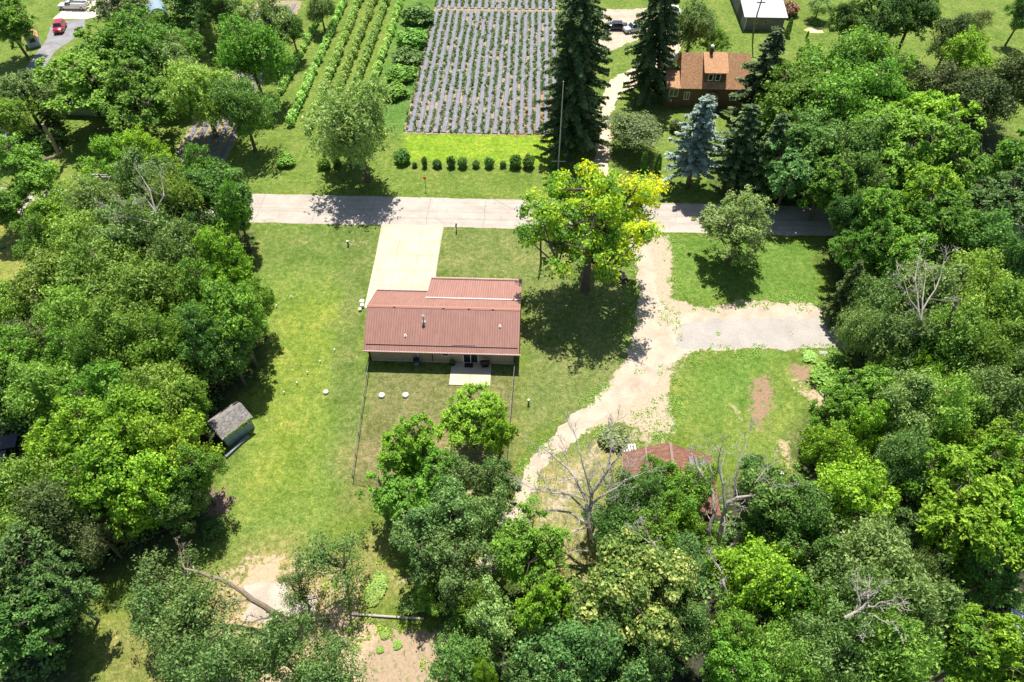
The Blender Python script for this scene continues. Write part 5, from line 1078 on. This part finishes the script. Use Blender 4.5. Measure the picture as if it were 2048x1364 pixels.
('spray','maple','walnut_tree',1660,838,44,9,'dark fresh green crown jutting toward the bare soil',GRt),
('round','bright','walnut_tree',1735,855,48,11,'lit green crown below the log',GRt),
('feather','grey','elm_tree',1800,820,66,13,'pale feathery crown right of the log',GRt),
('feather','locust','elm_tree',1880,820,62,14,'pale feathery crown above the tiered walnuts',GRt),
('feather','grey','elm_tree',1965,815,62,14,'pale feathery crown at the right edge above the walnuts',GRt),
('feather','grey','elm_tree',2030,760,52,14,'pale feathery crown cut by the right edge, mid height',GRt),
# --- right middle
('weep','grey','willow_tree',1755,600,50,12,'blue-grey feathery willow at the end of the gravel pad',GRt),
('weep','grey','willow_tree',1720,660,36,10,'low blue-grey willow tuft hanging over the gravel pad',GRt),
('feather','grey','locust_tree',1850,600,70,14,'feathery locust with bare twigs on top right of the willow',GRt),
('feather','locust','locust_tree',1935,590,66,14,'light feathery locust below the dark upper right crowns',GRt),
('feather','locust','locust_tree',2005,640,60,14,'light feathery locust at the right edge, mid height',GRt),
('weep','grey','willow_tree',1800,690,56,12,'blue-grey feathery crown behind the short log',GRt),
('feather','locust','locust_tree',1900,700,72,14,'light feathery locust around the dark leaning trunk',GRt),
('feather','locust','locust_tree',1985,720,60,14,'light feathery locust right of the dark leaning trunk',GRt),
('round','bright','broadleaf_tree',1840,745,36,10,'small lime crown in the shade behind the log',GRt),
('round','maple','broadleaf_tree',1765,755,32,8,'small mid-green crown directly behind the log',GRt),
# --- right upper
('spray','maple','maple_tree',1725,490,48,12,'lit green crown at the wood corner above the gravel pad',GRt),
('spray','maple','maple_tree',1800,505,56,12,'lit green crown right of the wood corner',GRt),
('spray','maple','maple_tree',1880,450,64,14,'lit green crown in the middle of the right wood',GRt),
('spray','bright','maple_tree',1850,400,62,14,'light green crown below the great dark crowns',GRt),
('spray','maple','maple_tree',1765,430,56,13,'mid-green crown over the shaded road end',GRt),
('round','dark','maple_tree',1700,440,42,11,'dark crown over the shaded road end',GRt),
('spray','maple','maple_tree',1800,300,82,15,'large green crown of the upper right wood, lower left part',GRt),
('spray','bright','maple_tree',1840,265,72,15,'light green crown at the centre of the upper right wood',GRt),
('spray','maple','maple_tree',1900,330,66,14,'mid-green crown right of the light green one',GRt),
('spray','teal','maple_tree',1980,400,70,13,'blue-green feathery crown at the right edge',GRt),
('spray','maple','maple_tree',2035,330,52,13,'mid-green crown cut by the right edge, upper',GRt),
('round','dark','maple_tree',1970,490,62,13,'dark crown at the right edge above the locusts',GRt),
('round','dark','maple_tree',2035,540,50,13,'dark crown cut by the right edge, mid height',GRt),
('round','maple','maple_tree',1590,200,78,15,'tall green crown right of the brown house',GRt),
('round','maple','maple_tree',1665,150,76,15,'tall green crown below the round dirt patch',GRt),
('round','maple','maple_tree',1750,140,74,15,'tall green crown in the upper right wood, farther part',GRt),
('round','maple','maple_tree',1690,220,80,16,'great green crown in the middle of the upper right wood',GRt),
('round','maple','maple_tree',1770,215,68,15,'great green crown right of the middle one, upper right wood',GRt),
('round','dark','maple_tree',1610,290,72,14,'dark green crown behind the shaded road, left part',GRt),
('round','dark','maple_tree',1700,310,66,14,'dark green crown behind the shaded road, right part',GRt),
('spray','teal','maple_tree',1580,345,52,11,'blue-green low crown hanging above the shaded road',GRt),
('spray','maple','maple_tree',1650,365,50,11,'green low crown hanging above the shaded road end',GRt),
('round','dark','broadleaf_tree',1730,370,52,12,'dark crown in the gap above the road end',GRt),
('feather','juniper','cedar_tree',1880,180,56,12,'brownish-green cedar of the upper right, left one',GRt),
('feather','juniper','cedar_tree',1950,215,58,12,'brownish-green cedar of the upper right, middle one',GRt),
('feather','juniper','cedar_tree',2010,170,58,13,'brownish-green cedar of the upper right, right one',GRt),
('round','bright','maple_tree',1935,120,46,12,'bright lit crown among the cedars',GRt),
('feather','juniper','cedar_tree',1905,75,40,11,'slender brownish cedar before the open field',GRt),
('thin','olive','cedar_tree',1955,50,26,8,'thin small tree on the open field, upper right',GRt),
('round','dark','broadleaf_tree',2045,30,30,10,'dark tree in the top right corner',GT),
('round','dark','broadleaf_tree',1700,45,34,11,'dark tree right of the round dirt patch, left half',GT),
('round','dark','broadleaf_tree',1765,35,54,14,'large dark crown at the top right of the barn',GT),
('round','dark','broadleaf_tree',1830,25,50,14,'large dark crown at the top, left of the open field',GT),
('feather','pale','broadleaf_tree',1640,10,24,5,'small greyish bushy tree near the top right of the barn',GT),
# --- middle top
('weep','grey','willow_tree',1385,50,46,11,'grey-green weeping tree between the lane and the grey barn',GT),
('round','maple','broadleaf_tree',1432,82,26,6,'small leafy tree beyond the brown house chimney',GT),
('feather','olive','apple_tree',1272,262,62,6,'round olive-green orchard tree beside the lane',GT),
('weep','pale','willow_tree',730,238,78,17,'roadside willow with pale hanging foliage left of the film field',GT,G(736,362)),
('weep','pale','willow_tree',690,285,46,7,'low left skirt tree under the roadside willow',GT),
('round','maple','young_tree',1121,266,21,4,'young bright tree by the thin mast',GT),
]
for a in TR: tree(*a)
bx_ = lambda px, py: G(px, py)
for (px, py, tx, ty, h, mk, lab, shape, rr_) in [
    (1136, 306, 1138, 0, 27, 'needle', 'giant dark spruce by the right edge of the film field, left of the pair', 'bigspruce', 76),
    (1146, 250, 1185, 0, 27, 'needle', 'giant dark spruce beside the lane, right of the pair', 'bigspruce', 60),
    (1293, 195, 1297, 0, 25, 'needle', 'tall dark spruce standing between the lane and the brown house', 'bigspruce', 60),
    (1375, 372, 1410, 155, 16, 'blue', 'silvery blue spruce in front of the brown house', 'highspruce', 64),
    (1455, 380, 1480, 190, 15, 'needle', 'dark spruce right of the blue spruce', 'highspruce', 62),
    (1510, 395, 1525, 190, 15, 'needle', 'dark spruce deepest in the shade right of the blue spruce', 'spruce', 56),
    (1498, 255, 1540, 35, 18, 'needle', 'lone dark spruce overlapping the right end of the brown house', 'spruce', 70),
    (1660, 640, 1690, 490, 11, 'juniper', 'brownish spruce at the wood corner above the gravel pad', 'spruce', 36),
    (112, 255, 40, 130, 11, 'juniper', 'dark lopsided pine at upper left below the asphalt drive', 'spruce', 24),
    (1730, 110, 1735, -10, 15, 'needle', 'dark pine near the top right of the grey barn', 'spruce', 34)]:
    b_ = G(px, py); sc_ = scale_at(b_ + np.array([0, 0, h * .35])); p = PR[shape][cnt.get(shape, 0) % len(PR[shape])]; cnt[shape] = cnt.get(shape, 0) + 1
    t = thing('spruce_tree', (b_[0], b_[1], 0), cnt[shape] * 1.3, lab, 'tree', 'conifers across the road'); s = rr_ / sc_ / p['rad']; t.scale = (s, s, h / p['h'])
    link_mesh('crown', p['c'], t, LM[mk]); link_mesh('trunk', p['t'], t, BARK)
# the three big individual crowns
def hero(prm, name, mk, px, py, rpx, h, label, base=None):
    zc = h * prm['zc']; c = G(px, py, zc); r = rpx / scale_at(c); c = c if base is None else base; t = thing(name, (c[0], c[1], 0), 0, label, 'tree'); s = r / (prm['rad'] * 1.02); t.scale = (s, s, h / prm['h'])
    link_mesh('crown', prm['c'], t, LM[mk]); link_mesh('trunk', prm['t'], t, BARK); return t
def goldfn(P, rng): return np.clip(.40 + .32 * P[:, 0] + .15 * P[:, 2] + .12 * P[:, 1] + rng.normal(size=len(P)) * .25, 0, 1)
hero(crown('gold', 71, 10, 8.0, 11.0, 36, 620, 56, .235, .62, 'round', (.09, .22), .2, goldfn), 'maple_tree', 'gold', 1187, 445, 172, 19, 'large yellow-green tree at the roadside, brightest yellow at its right', G(1170, 578))
hero(crown('linden', 72, 5.2, 4.8, 7.6, 20, 460, 66, .18, .38, 'round', (.16, .36)), 'linden_tree', 'linden', 1265, 1185, 145, 14, 'big linden covered in pale yellow blossom below the left dead tree')
hero(crown('verge', 75, 5, 4.7, 7.2, 16, 340, 56, .18, .42, 'round', (.26, .42)), 'broadleaf_tree', 'pale', 1481, 455, 84, 10.5, 'pale round tree standing alone on the near verge of the road')
# shrubs
ordn2 = {850: 'narrow upright clipped evergreen at the left of the row by the film field', 875: 'clipped evergreen ball, second in the row by the film field', 903: 'clipped evergreen ball, third in the row by the film field', 926: 'clipped evergreen ball, fourth in the row by the film field', 952: 'small clipped evergreen ball, fifth in the row by the film field', 978: 'clipped evergreen ball, sixth in the row by the film field', 1006: 'smallest clipped evergreen ball, seventh in the row by the film field', 1031: 'large clipped evergreen ball, left of the two biggest', 1057: 'large clipped evergreen ball, right of the two biggest', 1106: 'clipped evergreen ball beside the yellow tree, last of the row', 830: 'tiny clipped evergreen at the left end of the row'}
for px, r_, h_ in ((830, .45, .9), (850, .42, 1.9), (875, .72, 1.3), (903, .72, 1.9), (926, .75, 1.7), (952, .6, 1.2), (978, .75, 1.7), (1006, .52, 1.1), (1031, .95, 2.2), (1057, .97, 2.2), (1106, .8, 2.0)):
    shrub('clipped_shrub', px, 334, r_, h_, 'dark', ordn2[px], 'clipped evergreens by the film field')
for px, py, r_, h_, mk, lb in ((573, 328, 1.5, 1.5, 'maple', 'round leafy shrub on the lawn below the first berry rows'), (650, 334, 1.1, 1.5, 'maple', 'round leafy shrub just left of the roadside willow'), (536, 250, .9, 1.3, 'berry', 'small pale shrub left of the berry rows'), (806, 324, 1.3, 2.2, 'dark', 'dark shrub right of the roadside willow'), (676, 332, .7, 1.3, 'dark', 'small dark shrub under the roadside willow'),
    (105, 290, 2.3, 2.6, 'dark', 'dark round shrub by the bare leaning trunk at upper left'), (55, 285, 2.2, 2.4, 'olive', 'dull round shrub left of the dark round shrub at upper left'), (838, 45, 3.2, 3.0, 'dark', 'dark shrub between berry rows and film field, farthest'), (826, 88, 3.0, 2.6, 'maple', 'green shrub between berry rows and film field, second farthest'), (814, 125, 2.8, 2.4, 'dark', 'dark shrub between berry rows and film field, middle one'), (802, 158, 2.7, 2.2, 'maple', 'green shrub between berry rows and film field, second nearest'), (790, 192, 2.3, 1.9, 'maple', 'green shrub between berry rows and film field, nearest'),
    (660, 22, 1.4, 2.2, 'maple', 'dark leafy bush at the top end of the second berry row'), (1345, 200, 1.0, 1.6, 'olive', 'brown-green shrub at the corner of the brown house'), (1352, 262, 1.2, 2.0, 'olive', 'dull shrub tucked behind the blue spruce'), (1575, 30, 1.9, 2.6, 'rust', 'reddish-brown shrub at the right of the grey barn'), (205, 228, 1.0, 1.4, 'maple', 'low shrub before the pale cottage'),
    (1618, 715, .9, .5, 'berry', 'flat pale leafy plant above the bare soil patch'), (1650, 760, 1.9, 1.2, 'maple', 'low leafy thicket right of the bare soil, upper one'), (1672, 725, 1.5, 1.0, 'maple', 'low leafy thicket beside the paving slabs'), (1690, 770, 1.5, 1.0, 'berry', 'pale low thicket below the short log'), (752, 1180, 1.0, .4, 'locust', 'bright green weed clump above the timber, farther one'), (760, 1160, .8, .35, 'locust', 'bright green weed clump nearest the lawn'), (745, 1200, .7, .3, 'locust', 'bright green weed clump closest to the timber'),
    (820, 1210, 1.0, .5, 'locust', 'spreading green weed clump by the right end of the timber'), (860, 1200, 1.5, 1.5, 'maple', 'dark leafy shrub at the right end of the timber'), (770, 1270, .42, .25, 'locust', 'small weed tuft on the dirt bed, farthest'), (795, 1290, .42, .25, 'locust', 'small weed tuft on the dirt bed, right one'), (760, 1300, .35, .22, 'locust', 'small weed tuft on the dirt bed, nearest'), (1225, 880, 1.6, 1.1, 'olive', 'scrubby bush by the drive left of the barn'), (6, 440, .9, .8, 'rust', 'orange-flowered clump at the left edge by the road'), (4, 495, .5, .4, 'pale', 'small pale plant on the dry lawn at the left edge'),
    (1630, 50, 1.0, 1.2, 'maple', 'small bush beside the round dirt patch'), (190, 1115, 1.4, 1.2, 'dark', 'dark brush heap at the edge of the shaded grass'), (1125, 1190, 1.1, .9, 'maple', 'green scrub at the foot of the left dead tree'), (430, 1060, 1.1, 1.0, 'dark', 'dark weeds at the edge of the lawn shadow')):
    shrub('shrub', px, py, r_, h_, mk, lb)
for px, py, h_, lb in ((1285, 342, 3.6, 'columnar evergreen left of the blue spruce, left of the pair'), (1313, 345, 3.4, 'columnar evergreen left of the blue spruce, right of the pair'), (1573, 72, 3.6, 'columnar evergreen at the right corner of the grey barn'), (1613, 76, 1.5, 'very small columnar evergreen before the round dirt patch')):
    shrub('columnar_evergreen', px, py, h_ * .17, h_, 'dark', lb, None, True)
tag(sheet('dirt_ring', [(1608, 60), (1625, 52), (1645, 55), (1648, 66), (1620, 66)], gravelmat('yellow_soil', (.5, .45, .18), (.6, .55, .25), (.66, .6, .35)), .006, .1, 3), kind='structure')

# ================================================================ dead trees and bare limbs
def dead_tree(name, limbs, lb, seed, parent=None, mt=DEADWOOD, twigs=True, tl=1.3, tag_=True):
    """limbs: list of ([(px,py,z)...], r0, r1); twigs grow from each limb"""
    r = random.Random(seed); g0 = G(*limbs[0][0][0]); t = thing(name, (g0[0], g0[1], 0), 0, lb, 'tree'); o0 = np.array([g0[0], g0[1], 0]); tk = MB(); br = MB()
    def grow(p, d, L_, rad, dep):
        P = [p]; n_ = 5
        for i in range(n_): d = d + np.array([r.gauss(0, .16), r.gauss(0, .16), r.gauss(0.03, .12)]); d /= np.linalg.norm(d); P.append(P[-1] + d * L_ / n_)
        br.tube(P, [max(.014, 1.3 * rad * (1 - .8 * i / n_)) for i in range(n_ + 1)], 4 if rad < .04 else 6, False)
        if dep > 0:
            for i in range(2, n_ + 1):
                for q in range(r.choice((0, 1, 1, 2))):
                    dd = d + np.array([r.gauss(0, .6), r.gauss(0, .6), r.gauss(.1, .45)]); grow(P[i], dd / np.linalg.norm(dd), L_ * r.uniform(.35, .6), rad * .5, dep - 1)
    for i, (P, r0, r1) in enumerate(limbs):
        W = [np.array(G(*p)) - o0 for p in P]; Q = []
        for a, b in zip(W[:-1], W[1:]): Q += [a, a * .5 + b * .5 + np.array([r.gauss(0, .06), r.gauss(0, .06), r.gauss(0, .06)])]
        Q.append(W[-1]); (tk if i == 0 else br).tube(Q, [1.45 * (r0 + (r1 - r0) * k_ / (len(Q) - 1)) for k_ in range(len(Q))], 9 if r0 > .1 else 6)
        if twigs and i > 0:
            d = W[-1] - W[-2]; d /= np.linalg.norm(d); grow(W[-1], d, tl * 1.4, r1, 2)
            for k_ in range(1, len(Q) - 1):
                dd = d + np.array([r.gauss(0, .7), r.gauss(0, .7), r.gauss(.2, .4)]); grow(Q[k_], dd / np.linalg.norm(dd), tl * r.uniform(.9, 1.9), r1 * .9, 2)
    tk.build('trunk', BARKPALE if mt is DEADWOOD else mt, t)
    if br.v: br.build('branches', mt, t)
    return t
dead_tree('dead_tree', [([(1205, 1130, 0), (1200, 1112, 1.5), (1180, 1075, 4.0), (1175, 1045, 5.5)], .30, .18),
    ([(1175, 1045, 5.5), (1182, 1010, 7), (1185, 985, 8.5), (1210, 950, 10), (1235, 915, 11.5)], .15, .05), ([(1176, 1045, 5.5), (1172, 1000, 7.5), (1150, 955, 9), (1115, 920, 10), (1085, 895, 11)], .13, .035),
    ([(1178, 1050, 5.3), (1140, 1025, 6.2), (1090, 1020, 6.8), (1040, 1035, 7)], .11, .03), ([(1176, 1055, 5.0), (1150, 1062, 5.4), (1110, 1085, 5.5), (1080, 1088, 5.6)], .08, .025), ([(1184, 1000, 7.8), (1172, 950, 10), (1160, 905, 12), (1148, 862, 13)], .08, .02),
    ([(1178, 1030, 6), (1140, 990, 8), (1100, 985, 9), (1060, 975, 9.6)], .08, .025), ([(1182, 1010, 7), (1215, 985, 8.5), (1250, 960, 9.5), (1278, 950, 10)], .08, .025), ([(1180, 1075, 4.0), (1215, 1050, 5.5), (1240, 1010, 7), (1235, 975, 8.4)], .09, .025),
    ([(1150, 955, 9), (1125, 960, 9.5), (1098, 958, 10)], .05, .02), ([(1172, 1000, 7.5), (1130, 985, 8.5), (1075, 970, 9)], .06, .02), ([(1190, 980, 8.5), (1215, 940, 10.5), (1222, 900, 12), (1223, 870, 13)], .08, .02), ([(1195, 1100, 2.5), (1150, 1102, 3.2), (1120, 1115, 3.4)], .05, .02)],
    'bare grey dead tree spreading over the gravel drive bend', 5)
dead_tree('dead_tree', [([(1432, 1112, 0), (1432, 1108, .8), (1438, 1100, 1.6)], .38, .30),
    ([(1421, 1105, 1.2), (1418, 1060, 4.0), (1428, 1030, 5.5), (1426, 985, 7.0), (1405, 950, 8.5), (1390, 915, 9.5)], .17, .05), ([(1432, 1100, 1.6), (1445, 1045, 5), (1452, 1010, 7), (1475, 995, 8), (1520, 990, 9), (1555, 983, 9.5)], .18, .04),
    ([(1450, 1015, 7), (1446, 970, 9), (1436, 925, 11), (1440, 905, 12)], .09, .03), ([(1455, 1100, 1.8), (1480, 1070, 3.5), (1512, 1038, 5), (1498, 1005, 7), (1518, 950, 9)], .15, .05), ([(1462, 1000, 7.6), (1470, 955, 9.5), (1482, 915, 11), (1494, 880, 12)], .08, .02),
    ([(1420, 985, 7), (1424, 945, 9), (1418, 910, 10)], .06, .02), ([(1495, 1000, 8), (1510, 965, 9.5), (1535, 935, 10.5)], .05, .02)],
    'bare forked dead tree before the right corner of the rusty barn', 9, tl=1.1)
dead_tree('dead_tree', [([(1232, 1050, 0), (1230, 1030, 2), (1225, 985, 4)], .16, .10), ([(1225, 985, 4), (1222, 940, 6), (1222, 900, 8), (1223, 860, 9.5)], .09, .03), ([(1226, 995, 3.6), (1248, 955, 5.5), (1262, 920, 7)], .06, .02), ([(1225, 985, 4), (1208, 960, 5.5), (1195, 935, 6.5)], .05, .02)],
    'slim bare tree standing between the spreading dead tree and the barn', 15, tl=.9)
dead_tree('broken_tree', [([(1468, 1290, 0), (1466, 1262, 3), (1464, 1245, 5)], .28, .22), ([(1464, 1246, 5), (1450, 1238, 5.6), (1434, 1243, 6)], .14, .10), ([(1465, 1248, 5), (1480, 1240, 5.6), (1490, 1225, 6.6)], .15, .11), ([(1462, 1238, 5.2), (1455, 1205, 6.5), (1448, 1170, 8), (1440, 1140, 9), (1424, 1118, 9.6)], .12, .04), ([(1466, 1262, 4), (1490, 1258, 4.4), (1512, 1245, 5)], .09, .05)],
    'broken stump tree with orange cut ends among the bottom right crowns', 21, tl=.6)
dead_tree('fallen_limb', [([(572, 1240, 0), (548, 1226, 2.2), (505, 1200, 3.8), (462, 1170, 5), (440, 1158, 5.6), (400, 1145, 6.2), (370, 1138, 6.6)], .22, .07), ([(440, 1158, 5.6), (415, 1160, 5.8), (395, 1185, 5.8)], .06, .02), ([(505, 1200, 3.8), (470, 1202, 4), (450, 1210, 4)], .08, .03), ([(548, 1226, 2.2), (520, 1238, 2.6), (490, 1246, 2.8)], .10, .04), ([(370, 1138, 6.6), (362, 1110, 7.2), (358, 1095, 7.6)], .05, .02)],
    'long pale limb leaning left across the old concrete slab', 31, mt=BARKPALE, tl=.55)
dead_tree('bare_snag', [([(82, 330, 0), (96, 318, 1.2), (118, 308, 1.8), (105, 280, 4.5), (85, 248, 7.5)], .26, .14), ([(118, 308, 1.8), (124, 305, 2.2), (120, 296, 2.6)], .07, .03)], 'bare bent trunk leaning left on the lawn at upper left', 41, mt=BARKPALE, tl=.3)
dead_tree('dead_branch_crown', [([(1745, 1262, 0), (1725, 1240, 8), (1705, 1232, 13.2)], .16, .09), ([(1690, 1235, 13.4), (1712, 1222, 13.9), (1735, 1205, 14.4), (1738, 1180, 14.8)], .09, .03), ([(1712, 1222, 13.9), (1745, 1228, 14.3), (1772, 1245, 14.4)], .05, .02), ([(1718, 1218, 14), (1716, 1190, 14.8), (1715, 1172, 15.2)], .05, .02), ([(1735, 1212, 14.2), (1758, 1205, 14.8), (1772, 1206, 15)], .04, .02)],
    'bare white branch rising above the pale grey-green elms', 51, tl=.8)
dead_tree('dead_branch_crown', [([(1860, 700, 0), (1850, 660, 8), (1842, 640, 12)], .18, .10), ([(1842, 640, 12), (1845, 600, 13.5), (1850, 560, 14.5)], .07, .02), ([(1842, 640, 12), (1820, 600, 13.5), (1812, 575, 14.3)], .06, .02), ([(1845, 620, 12.6), (1870, 580, 14), (1886, 530, 15)], .06, .02), ([(1838, 625, 12.5), (1830, 560, 14.5), (1838, 515, 15.5)], .05, .02)],
    'twiggy dead top poking out of the right feathery locusts', 52, tl=1.4)
dead_tree('leaning_trunk', [([(1835, 745, 0), (1862, 705, 6), (1888, 675, 10), (1905, 630, 13), (1912, 600, 14.5)], .22, .10)], 'dark leaning trunk showing through the right feathery locusts', 53, mt=BARK, twigs=False)
dead_tree('leaning_trunk', [([(262, 292, 0), (262, 276, .9), (240, 248, 3.5), (215, 215, 6.0), (190, 195, 8)], .42, .24)], 'thick leaning trunk in front of the low cottage at upper left', 54, mt=BARK, twigs=False)
dead_tree('dead_branch_crown', [([(310, 520, 0), (312, 470, 8), (312, 425, 12)], .16, .10), ([(312, 425, 12), (290, 395, 13.4), (262, 400, 13.8)], .07, .02), ([(312, 425, 12), (300, 380, 14), (282, 352, 15)], .07, .02), ([(312, 425, 12), (328, 392, 13.6), (325, 370, 14.3)], .06, .02), ([(308, 445, 11), (262, 435, 12.6), (225, 418, 13.2)], .07, .02)],
    'pale bare branches showing above the left roadside crowns', 55, tl=1.2)
dead_tree('dead_branch_crown', [([(1335, 1180, 0), (1330, 1130, 5), (1325, 1110, 7)], .12, .08), ([(1325, 1118, 7), (1308, 1085, 8), (1285, 1075, 8.6), (1265, 1062, 9)], .06, .02), ([(1310, 1090, 8), (1296, 1068, 8.6), (1288, 1055, 9)], .04, .015)], 'thin pale dead branches between linden and barn', 56, tl=.7)
dead_tree('bare_branch', [([(1343, 1098, 3.5), (1360, 1085, 5.2), (1398, 1074, 6.2)], .09, .04)], 'single pale bare branch slanting up in front of the barn', 57, twigs=False)

# weeds creeping over the gravel edges
rg = np.random.default_rng(3); PP = []; QQ = []
gp = np.array([G(*q)[:2] for q in GRAV]); 
cand = np.column_stack([rg.uniform(-6, 42, 26000), rg.uniform(25, 77, 26000)]); dd = pdist([tuple(p) for p in gp], cand); patch = vnoise(cand, .45, 9) + .5 * vnoise(cand, 1.6, 10)
mid = pdist([tuple(G(*q)[:2]) for q in [(1345, 470), (1350, 640), (1352, 700), (1300, 830), (1345, 870), (1290, 880), (1250, 850), (1330, 740), (1330, 620)]], cand)
keep = ((np.abs(dd) < 1.0) & (patch > .82)) | ((dd < 0) & (mid < .8) & (patch > .78) & (rg.uniform(size=len(cand)) < .55)) | ((dd < -.3) & (patch > 1.22))
for x, y in cand[keep][:5200]:
    k_ = rg.integers(3, 8); p_ = rg.normal(size=(k_, 3)) * np.array([.16, .16, .012]) + np.array([x, y, .05]); p_[:, 2] = np.abs(p_[:, 2]) + .012; PP.append(p_); QQ.append(np.array([0, 0, 1]) + rg.normal(size=(k_, 3)) * .5)
V, F = leaves(np.concatenate(PP), np.concatenate(QQ), .10, rg, 1.5)
tag(link_mesh('drive_weeds', np_mesh('drive_weeds', V, F, rg.uniform(0, 1, len(F))), None, LM['locust']), 'scattered weeds creeping over the edges of the gravel drive', 'weeds', None, 'stuff')

# undergrowth in the woods and weeds on the dirt bed
rg = np.random.default_rng(12)
def scatter(polys, bbox, n_, thr, sc_, leaf, hgt, mk, name, label, rad_, k0=8, seed=20):
    cand = np.column_stack([rg.uniform(bbox[0], bbox[1], n_), rg.uniform(bbox[2], bbox[3], n_)]); ok = np.zeros(n_, bool)
    for q in polys: ok |= pdist([tuple(G(*p)[:2]) for p in q], cand) < -.5
    ok &= vnoise(cand, sc_, seed) + .4 * vnoise(cand, sc_ * 3, seed + 1) > thr
    c = cand[ok]; idx = np.repeat(np.arange(len(c)), k0); m_ = len(idx); h_ = rg.uniform(.3, 1, len(c))[idx] * hgt
    p_ = np.column_stack([c[idx, 0] + rg.normal(size=m_) * rad_, c[idx, 1] + rg.normal(size=m_) * rad_, rg.uniform(.05, 1, m_) * h_ + .02])
    V, F = leaves(p_, np.array([0, 0, 1.]) + rg.normal(size=(m_, 3)) * .55, leaf, rg, 1.5)
    tag(link_mesh(name, np_mesh(name, V, F, rg.uniform(0, 1, len(F))), None, LM[mk]), label, 'undergrowth' if 'under' in name else 'weeds', None, 'stuff')
WL = [(0, 660), (60, 620), (100, 490), (180, 450), (470, 470), (490, 560), (500, 700), (440, 830), (400, 960), (370, 1070), (260, 1110), (170, 1160), (140, 1364), (-100, 1400), (-200, 640)]
WR = [(1740, 640), (1740, 720), (1640, 830), (1610, 960), (1430, 1000), (1380, 1100), (1260, 1190), (1010, 1190), (930, 1330), (940, 1400), (2300, 1400), (2200, 640)]
WU = [(1480, 385), (1480, 330), (1560, 240), (1800, 150), (1960, 290), (2250, 430), (2200, 640), (1690, 600), (1680, 420)]
scatter([WL], (-62, -20, 10, 80), 9000, .45, .5, .26, .7, 'dark', 'undergrowth', 'low dark undergrowth on the floor of the left wood', .35, 9, 20)
scatter([WR, WU], (-5, 80, 10, 100), 16000, .45, .5, .26, .7, 'dark', 'undergrowth', 'low dark undergrowth on the floor of the right wood', .35, 9, 22)
DB = [(650, 1180), (900, 1200), (915, 1364), (650, 1364)]
scatter([DB, [(560, 1110), (790, 1080), (860, 1180), (760, 1230), (640, 1200)]], (-30, -4, 12, 32), 1500, .84, .6, .12, .25, 'bright', 'bed_weeds', 'scattered bright weeds on the bare dirt at the bottom', .16, 9, 24)
